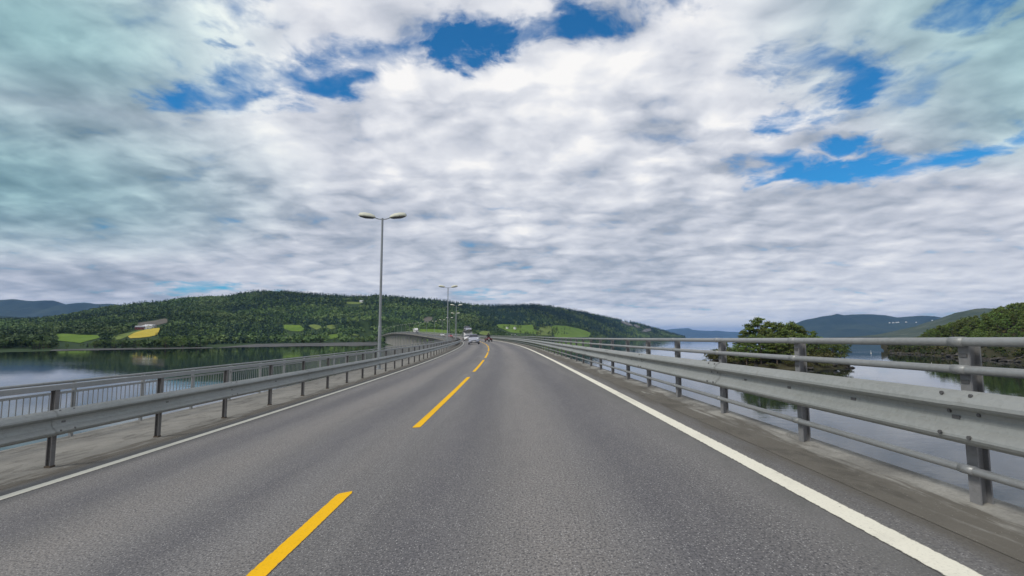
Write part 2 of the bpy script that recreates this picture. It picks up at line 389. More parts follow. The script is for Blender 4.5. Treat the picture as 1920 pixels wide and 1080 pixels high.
class MB:
    """collects boxes, tubes and lofts into one mesh"""
    def __init__(s): s.v = []; s.f = []
    def add(s, v, f):
        n = len(s.v); s.v += [tuple(q) for q in v]; s.f += [tuple(i + n for i in q) for q in f]; return s
    def box(s, c, d, taper=1.0, bev=0.):
        x, y, z = c; a, b, h = d[0] / 2, d[1] / 2, d[2] / 2
        v = [(x + sx * a * (taper if sz > 0 else 1), y + sy * b * (taper if sz > 0 else 1), z + sz * h) for sz in (-1, 1) for sy in (-1, 1) for sx in (-1, 1)]
        return s.add(v, [(0, 2, 3, 1), (4, 5, 7, 6), (0, 1, 5, 4), (1, 3, 7, 5), (3, 2, 6, 7), (2, 0, 4, 6)])
    def tube(s, a, b, r0, r1=None, n=10, caps=True):
        r1 = r0 if r1 is None else r1; a, b = Vector(a), Vector(b); d = (b - a).normalized()
        p = d.orthogonal().normalized(); q = d.cross(p)
        v = [c + (p * math.cos(k * 2 * math.pi / n) + q * math.sin(k * 2 * math.pi / n)) * r for c, r in ((a, r0), (b, r1)) for k in range(n)]
        f = [(k, (k + 1) % n, n + (k + 1) % n, n + k) for k in range(n)]
        if caps: f += [tuple(range(n - 1, -1, -1)), tuple(range(n, 2 * n))]
        return s.add(v, f)
    def loft(s, rings, caps=True):
        n = len(rings[0]); v = [q for r in rings for q in r]
        f = [(i * n + k, i * n + (k + 1) % n, (i + 1) * n + (k + 1) % n, (i + 1) * n + k) for i in range(len(rings) - 1) for k in range(n)]
        if caps: f += [tuple(range(n - 1, -1, -1)), tuple(range((len(rings) - 1) * n, len(rings) * n))]
        return s.add(v, f)
    def ball(s, c, r, n=10, m=6):
        rings = []
        for i in range(1, m):
            t = math.pi * i / m
            rings.append([(c[0] + r[0] * math.sin(t) * math.cos(k * 2 * math.pi / n), c[1] + r[1] * math.sin(t) * math.sin(k * 2 * math.pi / n), c[2] - r[2] * math.cos(t)) for k in range(n)])
        return s.loft(rings)
    def mesh(s, name, mat, smooth=False): return make_mesh(name, s.v, s.f, mat, smooth)
    def obj(s, name, mat, parent=None, smooth=False): return link(name, s.mesh(name, mat, smooth), parent)


# ------------------------------------------------------------------ the road's line, measured from the photograph
HC, OFF, H0 = 1.1923, 1.403, -.003
KK = [0, 20, 40, 60, 90, 120, 160, 200, 260, 330, 420, 520, 650, 800, 1000]
KV = [.1831, 1.1114, 1.1101, 1.3599, .5676, 1.0879, 1.3484, .7679, .901, -.1147, .2029, .2817, -.1728, -.0867, -.1363]
GK = [0, 40, 80, 120, 160, 200, 260, 330, 420, 520, 650, 800, 1000]
GV = [-.566, .3941, .0401, .2791, .2141, 1.2405, 1.3473, 1.6505, 1.0512, .8977, -1.5884, -3.3673, -4.0359]
BK, BV = [0, 60, 120, 200, 1000], [6.9277, 5.0674, 6.2236, 6.9778, 7.0279]
_S = np.arange(0, 1101, .5)
_psi = H0 + np.cumsum(np.interp(_S, KK, KV) * 1e-3 * np.diff(_S, prepend=0))
_x = np.cumsum(-np.sin(_psi) * np.diff(_S, prepend=0)); _y = np.cumsum(np.cos(_psi) * np.diff(_S, prepend=0))
_z = np.cumsum(np.interp(_S, GK, GV) * 1e-2 * np.diff(_S, prepend=0)); _b = np.interp(_S, BK, BV) * 1e-2


def frame(s):
    if s < 0: return (-s * -math.sin(H0) * -1, s * math.cos(H0), 0., H0, _b[0])
    return tuple(float(np.interp(s, _S, a)) for a in (_x, _y, _z, _psi, _b))


def RP(s, o, h=0.):
    x, y, z, p, b = frame(s)
    return (x - OFF + math.cos(p) * o, y + math.sin(p) * o, CZ + z - HC + b * (o - OFF) + h)


def slist(s0, s1, k=.035, lo=.5, hi=5.):
    out = [s0]
    while out[-1] < s1 - 1e-6: out.append(min(s1, out[-1] + min(hi, max(lo, abs(out[-1]) * k))))
    return out


def sweep(name, prof, s0, s1, mat, parent=None, closed=False, smooth=False, caps=False, ss=None):
    """prof: (offset from the centre line, height above the road plane) swept along the road"""
    ss = ss or slist(s0, s1); n = len(prof)
    v = [RP(s, o, h) for s in ss for o, h in prof]; uv = [(o, s) for s in ss for o, h in prof]
    m_ = n if closed else n - 1
    f = [(i * n + k, i * n + (k + 1) % n, (i + 1) * n + (k + 1) % n, (i + 1) * n + k) for i in range(len(ss) - 1) for k in range(m_)]
    if caps: f += [tuple(range(n - 1, -1, -1)), tuple(range((len(ss) - 1) * n, len(ss) * n))]
    return obj(name, v, f, mat, parent, smooth, uv, world=True)


def ring(o, h, r, n=12): return [(o + r * math.cos(-k * 2 * math.pi / n), h + r * math.sin(-k * 2 * math.pi / n)) for k in range(n)]


# ------------------------------------------------------------------ water, road, walkway
obj('water', [(-40000, -3000, 0), (40000, -3000, 0), (40000, 36000, 0), (-40000, 36000, 0)], [(0, 1, 2, 3)], M['water'])['kind'] = 'structure'
S0, S1 = -14., 1040.
road = sweep('road', [(-3.86 + 7.62 * k / 8, 0) for k in range(9)], S0, S1, M['asphalt']); road['kind'] = 'structure'
sweep('edge_line', [(3.337, .004), (3.493, .004)], S0, S1, M['white'], road)
sweep('edge_line', [(-3.58, .004), (-3.43, .004)], S0, S1, M['white'], road)
for k in range(-1, 40):
    a = 7.55 + 12.03 * k; e = a + 9.42 if k >= 0 else 4.45
    w = .06
    ss = [q for q in slist(max(a, -6) + .05, e - .05, .05, .8, 3.)]
    prof_pts = []
    n = len(ss); v = []; uv = []
    for i, s in enumerate([max(a, -6)] + ss + [e]):                       # slightly rounded, uneven ends
        ww = w * (.72 if i in (0, n + 1) else 1)
        for o in (-ww, ww): v.append(RP(s + random.uniform(-.03, .03) * (i in (0, n + 1)), o + random.uniform(-.003, .003), .004)); uv.append((o, s))
    obj('center_line_dash', v, [(2 * i, 2 * i + 1, 2 * i + 3, 2 * i + 2) for i in range(n + 1)], M['yellow'], road, uvs=uv, world=True)
vs = sweep('road_shoulder', [(3.76, .002), (3.95, .004), (4.15, .012), (4.345, .02), (4.36, .0), (4.36, -.38)], S0, S1, M['strip']); vs['kind'] = 'structure'
wk = sweep('walkway', [(-6.26, -.3), (-6.26, .03), (-5.6, .034), (-4.9, .032), (-4.3, .024), (-4.0, .012), (-3.86, .002)], S0, S1, M['walk']); wk['kind'] = 'structure'

# ------------------------------------------------------------------ the bridge below the deck
bridge = empty('bridge', RP(0, 0, -2)); tag(bridge, 'long concrete road bridge curving left across the fjord on piers', 'bridge')
sweep('girder', [(4.36, -.06), (4.36, -.42), (2.4, -.70), (1.7, -1.7), (-3.6, -1.7), (-4.3, -.70), (-6.26, -.42), (-6.26, -.06)], S0, 900, M['concrete'], bridge, caps=True)
for k in range(30):
    s = 12 + 30 * k
    x, y, z, p, b = frame(s); cx, cy, cz = RP(s, -.95, -1.72)
    top = cz + .05; bot = -2.5 if s < 760 else 0
    mb = MB()
    ca, sa = math.cos(p), math.sin(p)
    def pr(hw, hl, zz): return [(cx + ca * a_ - sa * c_, cy + sa * a_ + ca * c_, zz) for a_, c_ in ((-hw, -hl), (hw, -hl), (hw, hl), (-hw, hl))]
    mb.loft([pr(1.25, .6, bot), pr(1.25, .6, top - 1.2), pr(2.3, .7, top - .5), pr(2.3, .7, top)])
    obj('pier', mb.v, mb.f, M['concrete'], bridge, world=True)
ab = MB()
q = [RP(866, 4.3, -.5), RP(900, 4.3, -.5), RP(900, -6.2, -.5), RP(866, -6.2, -.5)]
ab.add([(a_[0], a_[1], zz) for zz in (-2, None) for a_ in q for zz in [zz if zz is not None else a_[2]]], [(0, 1, 2, 3), (4, 7, 6, 5), (0, 4, 5, 1), (1, 5, 6, 2), (2, 6, 7, 3), (3, 7, 4, 0)])
obj('abutment', ab.v, ab.f, M['concrete'], bridge, world=True)


# ------------------------------------------------------------------ railings
def h_post_mesh(name, h, w, d, th=.011, mat=None):
    """H-section post: two flanges facing the road and a web"""
    mb = MB()
    mb.box((-d / 2 + th / 2, 0, h / 2), (th, w, h)); mb.box((d / 2 - th / 2, 0, h / 2), (th, w, h)); mb.box((0, 0, h / 2 - .001), (d - 2 * th, th, h - .002))
    return mb.mesh(name, mat or M['post'])


def beam_prof(o, base, side):
    """W-beam; side = +1 when the road lies towards +offset. Returned as a closed thin strip"""
    pr = [(.0, .300), (.014, .311), (.055, .290), (.084, .252), (.088, .232), (.074, .214), (.034, .200), (.018, .188), (.014, .165), (.018, .135), (.034, .104), (.062, .078), (.080, .060), (.083, .046), (.074, .028), (.046, .006), (.018, .0), (.0, .006)]
    outer = [(o + side * d, base + h) for d, h in pr]
    inner = [(o + side * (d - .006), base + h) for d, h in reversed(pr)]
    ringp = outer + inner
    return ringp if side > 0 else ringp[::-1]


def post_row(name, mesh, parent, s_first, step, o, h0, s_part, s_end, every=None):
    base = np.array(parent.location); out = []
    s = s_first
    far = MB()
    while s < s_end:
        x, y, z = RP(s, o, h0); p = frame(max(s, 0))[3]
        if s < s_part:
            out.append((s, link(name, mesh, parent, (x - base[0], y - base[1], z - base[2]), (0, 0, p))))
        else:
            ca, sa = math.cos(p), math.sin(p)
            vv = [(x - base[0] + ca * a.co.x - sa * a.co.y, y - base[1] + sa * a.co.x + ca * a.co.y, z - base[2] + a.co.z) for a in mesh.vertices]
            far.add(vv, [tuple(q.vertices) for q in mesh.polygons])
        s += step
    if far.v:
        fo = far.obj(name, mesh.materials[0], parent); fo['kind'] = 'stuff'
    return out


# right-hand railing
RO = 4.16
rr = empty('bridge_railing', RP(0, RO)); tag(rr, 'grey steel railing of three tubes and a crash beam along the right edge', 'railing')
sweep('top_rail', ring(RO, .985, .027), -6, 860, M['steel'], rr, closed=True, smooth=True)
sweep('middle_rail', ring(RO, .815, .026), -6, 860, M['steel'], rr, closed=True, smooth=True)
sweep('bottom_rail', ring(RO, .215, .025), -6, 860, M['steel'], rr, closed=True, smooth=True)
pm = h_post_mesh('post', .955, .076, .076, .009)
rposts = post_row('post', pm, rr, 3.2 - 1.875 * 3, 1.875, RO + .065, .004, 260, 860)
bpm = MB(); bpm.box((-.004, 0, 0), (.11, .012, .012)); 
rb = np.array(rr.location)
SEG = 3.75; SEG0 = 3.1 - 2 * SEG
k = 0; s = SEG0; ib = 0
bolt_m = MB().tube((0, 0, 0), (-.012, 0, 0), .012, n=8).mesh('bolt', M['bolt'])
slot_m = MB().box((0, 0, 0), (.004, .055, .022)).mesh('slot', M['bolt'])


def bolt_at(parent, s, o, h, mesh, nm):
    x, y, z = RP(s, o, h); off = np.zeros(3); p = parent
    while p is not None: off += np.array(p.location); p = p.parent
    return link(nm, mesh, parent, (x - off[0], y - off[1], z - off[2]), (0, 0, frame(max(s, 0))[3]))


while s < 230:
    bm_ = sweep('guard_beam', beam_prof(RO - .065 - .005 * (ib % 2), .39 + .003 * (ib % 2), -1), s - .16, s + SEG, M['beam'], rr, closed=True, ss=[s - .16] + [s + SEG * j / 6 for j in range(7)]); ib += 1
    if s < 26:
        for j in range(4): bolt_at(bm_, s + .06 + SEG * j / 4, RO - .065 - .0185, .39 + .150, slot_m, 'slot')
        for ds in (-.10, .10):
            bolt_at(bm_, s + ds, RO - .065 - .055, .39 + .293, bolt_m, 'bolt'); bolt_at(bm_, s + ds, RO - .065 - .084, .39 + .06, bolt_m, 'bolt')
            bolt_at(bm_, s + ds, RO - .065 - .016, .39 + .182, bolt_m, 'bolt')
    s += SEG
sweep('guard_beam', beam_prof(RO - .065, .39, -1), s, 860, M['beam'], rr, closed=True)
for (ps, po) in rposts:
    if ps > 34: continue
    mb = MB()
    for hh, rad in ((.985, .0315), (.815, .030), (.215, .029)):
        a, b_ = Vector(RP(ps - .05, RO, hh)) - Vector(rr.location), Vector(RP(ps + .05, RO, hh)) - Vector(rr.location)
        m1 = MB().tube(a, b_, rad, n=12); m1.obj('rail_clamp', M['steel'], rr, True)
    bolt_at(po, ps, RO + .065 - .042, .90, slot_m, 'slot'); bolt_at(po, ps, RO + .065 - .042, .74, slot_m, 'slot')
    br = MB().box((0, 0, 0), (.06, .06, .2)); x, y, z = RP(ps, RO - .022, .545); l_ = Vector(rr.location)
    link('beam_bracket', br.mesh('beam_bracket', M['post']), rr, (x - l_.x, y - l_.y, z - l_.z), (0, 0, frame(max(ps, 0))[3]))

# left guardrail between road and walkway
LO = -4.2
lr = empty('guardrail', RP(0, LO)); tag(lr, 'grey steel crash barrier with flat top rail between road and walkway', 'guardrail')
sweep('top_rail', [(LO - .045, 1.005), (LO + .04, 1.005), (LO + .045, .999), (LO + .045, .94), (LO - .045, .94)], -6, 860, M['steel'], lr, closed=True)
lpm = h_post_mesh('post', .945, .062, .062, .008, M['postdark'])
lposts = post_row('post', lpm, lr, 6.36 - 1.89 * 4, 1.89, LO, .0, 260, 860)
s = 2.45 - SEG; SEGL = 1.89 * 2
s = 6.36 - 2 * SEGL
while s < 230:
    bm_ = sweep('guard_beam', beam_prof(LO + .105 + .005 * (ib % 2), .40 + .003 * (ib % 2), 1), s - .16, s + SEGL, M['beam'], lr, closed=True, ss=[s - .16] + [s + SEGL * j / 6 for j in range(7)]); ib += 1
    if s < 34:
        bolt_at(bm_, s, LO + .105 + .022, .40 + .155, slot_m, 'slot'); bolt_at(bm_, s + SEGL / 2, LO + .105 + .022, .40 + .155, slot_m, 'slot')
        for ds in (-.10, .10):
            bolt_at(bm_, s + ds, LO + .105 + .060, .40 + .292, bolt_m, 'bolt'); bolt_at(bm_, s + ds, LO + .105 + .09, .40 + .06, bolt_m, 'bolt')
    s += SEGL
sweep('guard_beam', beam_prof(LO + .105, .40, 1), s, 860, M['beam'], lr, closed=True)
foot = MB().box((0, 0, .022), (.074, .074, .04)).mesh('post_foot', M['rust'])
spacer = MB().box((.06, 0, .55), (.056, .07, .2)).mesh('spacer', M['post'])
for (ps, po) in lposts:
    if ps < 45: link('post_foot', foot, po); link('spacer', spacer, po)

# walkway railing on the outer left edge
WO = -6.16
wr = empty('walkway_railing', RP(0, WO)); tag(wr, 'slender grey railing with upright bars along the outer walkway edge', 'railing')
sweep('handrail', ring(WO, .965, .024, 10), -6, 870, M['steel'], wr, closed=True, smooth=True)
for nm, hh in (('upper_bar', .79), ('lower_bar', .125)):
    sweep(nm, [(WO - .012, hh + .02), (WO + .012, hh + .02), (WO + .012, hh - .02), (WO - .012, hh - .02)], -6, 870, M['steel'], wr, closed=True)
wpm = MB().box((0, 0, .475), (.05, .045, .95)).mesh('post', M['steel'])
post_row('post', wpm, wr, -1.0, 1.66, WO - .002, .03, 230, 870)
balm = MB().tube((0, 0, 0), (0, 0, .63), .0075, n=6, caps=False).mesh('baluster', M['steel'])
post_row('baluster', balm, wr, 4.6, .111, WO, .145, 4.6 + .111 * 300, 420)


# ------------------------------------------------------------------ lamps
def lamp_mesh(side):
    """flat elongated hood with a sloping top, built outwards along x"""
    mb = MB(); rings = []
    for f, w, hgt in ((0, .055, .06), (.06, .115, .14), (.3, .16, .22), (.6, .165, .235), (.85, .13, .20), (.95, .05, .10)):
        x = side * (.36 + f * .88); z0 = 7.53 + .10 * f + (.02 if f in (0, .95) else 0)
        rings.append([(x, -w, z0), (x, w, z0), (x, w * 1.02, z0 + hgt * .35), (x, w * .6, z0 + hgt * .9), (x, 0, z0 + hgt), (x, -w * .6, z0 + hgt * .9), (x, -w * 1.02, z0 + hgt * .35)])
    if side < 0: rings = [r[::-1] for r in rings]
    mb.loft(rings); lens = MB(); rl = []
    for f, w, d in ((.05, .06, .01), (.2, .12, .045), (.6, .14, .06), (.88, .07, .02)):
        x = side * (.36 + f * .88); z0 = 7.526 + .10 * f
        rl.append([(x, -w, z0), (x, -w * .6, z0 - d), (x, w * .6, z0 - d), (x, w, z0)])
    if side < 0: rl = [r[::-1] for r in rl]
    lens.loft(rl)
    return mb.mesh('lamp_head', M['lamphood'], True), lens.mesh('lens', M['lampglass'])


LH = [lamp_mesh(-1), lamp_mesh(1)]
pole_m = MB().tube((0, 0, 2.05), (0, 0, 7.52), .066, .050, 12, False).mesh('pole', M['galv'], True)
low_m = MB().tube((0, 0, 0), (0, 0, 2.08), .083, .081, 12, False).tube((0, 0, 2.08), (0, 0, 2.12), .081, .066, 12, False).mesh('pole_sleeve', M['galv'], True)
base_m = MB().box((0, 0, .015), (.36, .36, .03)).mesh('base_plate', M['galv'])
door_m = MB().box((0, -.083, .62), (.09, .014, .3)).mesh('service_hatch', M['galv'])
arm_m = {}
for sd_ in (-1, 1): arm_m[sd_] = MB().tube((0, 0, 7.46), (sd_ * .20, 0, 7.485), .024, n=8).tube((sd_ * .20, 0, 7.485), (sd_ * .42, 0, 7.56), .024, n=8).mesh('arm', M['galv'], True)
LL = ['tallest and nearest grey double-headed street lamp behind the left crash barrier', 'second nearest double-headed street lamp, thin against the hill ridge', 'third nearest double-headed lamp, in front of the ridge right of the bare pole',
      'double-headed lamp whose heads overlap the second pole, below the ridge', 'double-headed lamp left of the second pole at the bend', 'double-headed lamp standing right of the bright meadow',
      'double-headed lamp right of the white truck before the green meadow', 'double-headed lamp just behind the white truck', 'first double-headed lamp left of the white truck', 'second double-headed lamp left of the white truck', 'third double-headed lamp left of the white truck']
for k in range(20):
    s = 25.42 + 38.862 * k; x, y, z = RP(s, -5.0, .03); p = frame(s)[3]
    L = empty('street_lamp', (x, y, z), (0, 0, p))
    tag(L, LL[k] if k < len(LL) else 'tiny far double-headed lamp in the row descending over the bridge crest', 'street lamp', 'double-headed street lamps along the bridge')
    link('pole', pole_m, L); sl = link('pole_sleeve', low_m, L)
    if k < 4: link('service_hatch', door_m, sl); link('base_plate', base_m, L)
    for i, sd_ in enumerate((-1, 1)):
        link('arm', arm_m[sd_], L); hd = link('lamp_head', LH[i][0], L); link('lens', LH[i][1], hd)

# ------------------------------------------------------------------ land
def _hash(ix, iy, k=0):
    n = (ix * 374761393 + iy * 668265263 + k * 974711) & 0xFFFFFFFF
    n = ((n ^ (n >> 13)) * 1274126177) & 0xFFFFFFFF
    return ((n ^ (n >> 16)) & 0xFFFF) / 65535.


def vnoise(x, y, k=0):
    x, y = np.asarray(x, float), np.asarray(y, float)
    ix, iy = np.floor(x).astype(np.int64), np.floor(y).astype(np.int64); fx, fy = x - ix, y - iy
    fx, fy = fx * fx * (3 - 2 * fx), fy * fy * (3 - 2 * fy)
    a, b, c, d = _hash(ix, iy, k), _hash(ix + 1, iy, k), _hash(ix, iy + 1, k), _hash(ix + 1, iy + 1, k)
    return (a + (b - a) * fx) * (1 - fy) + (c + (d - c) * fx) * fy


def fbm(x, y, oct=5, k=0):
    s, a, t = 0., .5, 0.
    for i in range(oct): s = s + a * (vnoise(x * 2 ** i + 17.3 * i, y * 2 ** i - 9.1 * i, k + i) - .5); t += a; a *= .5
    return s / t                                                      # about -.5 .. .5


def T(px): return (np.asarray(px, float) - 960) / 964.


class Land:
    """a shore and the hill behind it: height over (X/Y, Y), a fan of real ground in front of the bridge"""
    def __init__(s, shore, ridge, prof, amp=.10, back=.35, k=0):
        s.sh = np.array(shore, float); s.rd = np.array(ridge, float); s.pf = np.array(prof, float); s.amp = amp; s.back = back; s.k = k
    def Ys(s, t): return np.interp(t, T(s.sh[:, 0]), s.sh[:, 1])
    def Yr(s, t): return np.interp(t, T(s.rd[:, 0]), s.rd[:, 2])
    def Hr(s, t): return np.interp(t, T(s.rd[:, 0]), CZ + (630 - s.rd[:, 1]) / 968. * s.rd[:, 2])
    def h(s, t, Y):
        t, Y = np.broadcast_arrays(np.asarray(t, float), np.asarray(Y, float))
        ys, yr, H = s.Ys(t), s.Yr(t), s.Hr(t); X = t * Y
        ys = ys + 14 * fbm(X / 40., Y / 40., 3, s.k + 40) * np.minimum(1, ys / 300)
        u = (Y - ys) / (yr - ys)
        f = np.interp(u, s.pf[:, 0], s.pf[:, 1])
        z = np.where(u <= 1, H * f, H * (1 - s.back * (u - 1) * 2.2))
        w = np.clip((u - .12) / .25, 0, 1) * np.clip((1.02 - u) / .25, 0, 1)
        z = z + H * s.amp * 2.2 * fbm(X / 260., Y / 260., 5, s.k) * w
        z = z + np.clip(u / .1, 0, 1) * 1.5 * fbm(X / 25., Y / 25., 3, s.k + 9)
        z = z + np.clip(H, 0, 160) * .035 * fbm(X / 60., 3.3, 4, s.k + 5) * np.clip((u - .8) / .2, 0, 1)
        return np.where(u < 0, np.maximum(-3., u * 60), z)
    def cast(s, px, py):
        """where the line through a photo pixel meets this land"""
        t, m_ = px_dir(px, py); Y = np.linspace(s.Ys(t) * 1.0, s.Yr(t) * 1.05, 900); e = (s.h(t, Y) - CZ) / Y
        i = np.argmax(e >= m_)
        if e[i] < m_: i = int(np.argmax(e))
        return float(t), float(Y[i])
    def build(s, name, px0, px1, dpx, rows, mat, umax=1.5, fix=None):
        t = T(np.arange(px0, px1 + .1, dpx)); u = np.concatenate([[-.06, -.02, 0, .004], np.linspace(.012, umax, rows)])
        tt, uu = np.meshgrid(t, u, indexing='ij'); Y = s.Ys(tt) + uu * (s.Yr(tt) - s.Ys(tt)); z = s.h(tt, Y)
        if fix: z = fix(tt * Y, Y, z)
        v = np.stack([tt * Y, Y, z], -1).reshape(-1, 3); a, b = len(t), len(u)
        f = [(i * b + j, (i + 1) * b + j, (i + 1) * b + j + 1, i * b + j + 1) for i in range(a - 1) for j in range(b - 1)]
        o = obj(name, v, f, mat, smooth=True); o['kind'] = 'structure'; return o


_rs = np.array([RP(s, -1, 0) for s in range(780, 1100, 8)])


def under_road(X, Y, z):
    d = np.sqrt((X[..., None] - _rs[:, 0]) ** 2 + (Y[..., None] - _rs[:, 1]) ** 2); i = d.argmin(-1); dm = d.min(-1)
    return np.where((dm < 90) & (z > 0), np.minimum(z, _rs[i, 2] - 1.2 + np.maximum(0, dm - 14) * .4), z)


LEFT = Land([(-900, 240), (-300, 300), (0, 341), (100, 377), (250, 415), (350, 440), (400, 480), (480, 515), (600, 555), (700, 585), (800, 640), (900, 740), (960, 850), (1010, 1000), (1060, 1250), (1120, 1650), (1180, 2200), (1230, 2900), (1285, 3500)],
            [(-900, 590, 1100), (-300, 606, 1150), (-60, 606, 1200), (0, 604, 1250), (60, 603, 1300), (110, 597, 1350), (160, 587, 1400), (210, 579, 1450), (260, 574.5, 1500), (300, 571, 1550), (335, 565, 1600), (375, 561.5, 1650), (420, 560, 1700), (455, 553, 1750), (490, 549, 1800), (530, 549.5, 1830), (560, 553, 1850), (610, 557, 1850), (650, 560, 1850), (690, 560.5, 1850), (700, 558, 1850), (740, 560, 1880), (780, 563.5, 1900), (820, 566, 1950), (860, 571, 2000), (890, 575, 2050), (915, 577, 2100), (960, 576, 2200), (1000, 573, 2300), (1050, 579, 2450), (1100, 588, 2650), (1150, 599, 2900), (1200, 608.5, 3250), (1240, 620, 3600), (1262, 627, 3800), (1275, 631, 3850), (1290, 633.5, 3900)],
            [(0, 0), (.05, .004), (.12, .010), (.2, .045), (.3, .11), (.42, .23), (.55, .42), (.7, .66), (.85, .87), (1, 1), (3, 1)], .11)
LEFT.build('hillside', -900, 1289, 4, 130, M['hill'], 1.45, under_road)


def mountain(name, pts, Y, mat, depth, amp=.03, k=0, dpx=3):
    pts = np.array(pts, float); px = np.arange(pts[0, 0], pts[-1, 0] + .1, dpx); t = T(px)
    H = CZ + (630 - np.interp(px, pts[:, 0], pts[:, 1])) / 968. * Y; H = H + np.maximum(H, 0) * amp * 1.6 * fbm(px / 26., 1.7 + k, 4, k)
    v = []; R = [(-depth, 0.), (-depth * .8, .12), (-depth * .62, .3), (-depth * .5, .42), (-depth * .38, .55), (-depth * .26, .69), (-depth * .16, .81), (-depth * .07, .93), (0, 1.), (depth * .15, .93), (depth * .5, .6), (depth, 0.)]
    rr_ = []
    for a_, b_ in zip(R[:-1], R[1:]):
        for q in range(3): rr_.append((a_[0] + (b_[0] - a_[0]) * q / 3, a_[1] + (b_[1] - a_[1]) * q / 3))
    rr_.append(R[-1])
    for dy, f in rr_:
        yy = Y + dy; X = t * Y * (1 + .35 * dy / Y)
        z = H * f + np.maximum(H, 0) * .22 * fbm(X / (Y * .035), np.full_like(X, yy / (Y * .035)), 5, k + 3) * (1 if 0 < f < .97 else 0) * (1 - abs(2 * f - 1) * .6)
        v.append(np.stack([X, np.full_like(X, yy), np.where(f == 0, -3, z)], -1))
    v = np.array(v); nr, nc = v.shape[:2]
    f = [(i * nc + j, i * nc + j + 1, (i + 1) * nc + j + 1, (i + 1) * nc + j) for i in range(nr - 1) for j in range(nc - 1)]
    o = obj(name, v.reshape(-1, 3), f, mat, smooth=True); o['kind'] = 'structure'; return o


mountain('mountain', [(-900, 560), (-400, 575), (-150, 563), (0, 562), (20, 561), (45, 562.5), (70, 563.5), (95, 563), (105, 567), (115, 571), (130, 569), (152, 567.5), (170, 569), (200, 569.5), (222, 571.5), (245, 578), (300, 600), (340, 628)], 6200, M['far'], 2200, .03, 11)
mountain('mountain', [(-900, 600), (-200, 592), (0, 592), (60, 596), (120, 600), (180, 612), (240, 628)], 3300, M['far'], 900, .05, 15)
mountain('mountain', [(1060, 629), (1200, 624), (1240, 619.5), (1258, 617.3), (1275, 616), (1291, 615.3), (1294, 617.5), (1310, 619.5), (1335, 620.5), (1345, 619.8), (1360, 621.5), (1390, 623), (1420, 622), (1480, 617), (1560, 612), (1700, 620), (1900, 628)], 19000, M['far'], 3500, .015, 21, 1.5)
mountain('mountain', [(1440, 630), (1488, 613), (1500, 606.5), (1510, 602.5), (1525, 597), (1545, 593), (1562, 591), (1572, 588.5), (1585, 591), (1600, 589.5), (1620, 589), (1640, 589.5), (1662, 591), (1685, 595.5), (1705, 593.5), (1730, 592), (1755, 593), (1780, 597), (1830, 596), (1900, 592), (2100, 590), (2400, 610), (2700, 629)], 7000, M['far'], 1900, .02, 31)
mountain('mid_hill', [(1640, 632), (1690, 625.5), (1715, 619), (1735, 612), (1760, 604), (1780, 597), (1800, 589), (1818, 582), (1835, 578.5), (1850, 577.5), (1868, 578.5), (1885, 581), (1910, 586), (1990, 596), (2200, 590), (2500, 600), (2700, 629)], 2300, M['mid'], 700, .015, 41)

# wooded headland on the right
HEAD = Land([(1640, 420), (1664, 352), (1672, 330), (1700, 316), (1770, 278), (1850, 240), (1920, 212), (2050, 170), (2300, 130), (2700, 100)],
            [(1640, 632, 430), (1662, 646, 372), (1680, 643, 372), (1700, 640, 380), (1725, 636, 390), (1755, 631, 395), (1800, 622, 395), (1850, 612, 390), (1900, 602, 380), (1960, 590, 360), (2100, 570, 330), (2300, 556, 300), (2700, 540, 260)],
            [(0, 0), (.02, .08), (.10, .2), (.3, .42), (.6, .74), (.85, .95), (1, 1), (3, 1)], .05, .5, 70)
HEAD.build('headland', 1650, 2700, 4, 50, M['islet'], 1.8)

# islet
ISC = np.array([97., 194.])


def islet_h(X, Y):
    a = np.arctan2((Y - ISC[1]) / 22., (X - ISC[0]) / 26.5); r = np.hypot((Y - ISC[1]) / 22., (X - ISC[0]) / 26.5)
    R = 1 + .22 * fbm(np.cos(a) * 1.7 + 5, np.sin(a) * 1.7 + 3, 3, 90)
    q = 1 - r / R
    return np.where(q > 0, 2.9 * np.clip(q * 1.6, 0, 1) ** .6 + .9 * fbm(X / 5., Y / 5., 4, 91) * np.clip(q * 6, 0, 1), np.maximum(q * 12, -3))


gx, gy = np.meshgrid(np.linspace(62, 134, 100), np.linspace(164, 224, 84), indexing='ij')
gz = islet_h(gx, gy); nb = gx.shape[1]
o = obj('islet', np.stack([gx, gy, gz], -1).reshape(-1, 3), [(i * nb + j, (i + 1) * nb + j, (i + 1) * nb + j + 1, i * nb + j + 1) for i in range(gx.shape[0] - 1) for j in range(nb - 1)], M['islet'], smooth=True); o['kind'] = 'structure'

# fields, mud flats and bare rock draped on the hillside
POLY = []


def in_poly(P, x, y):
    c = False; j = len(P) - 1
    for i in range(len(P)):
        if (P[i][1] > y) != (P[j][1] > y) and x < (P[j][0] - P[i][0]) * (y - P[i][1]) / (P[j][1] - P[i][1]) + P[i][0]: c = not c
        j = i
    return c


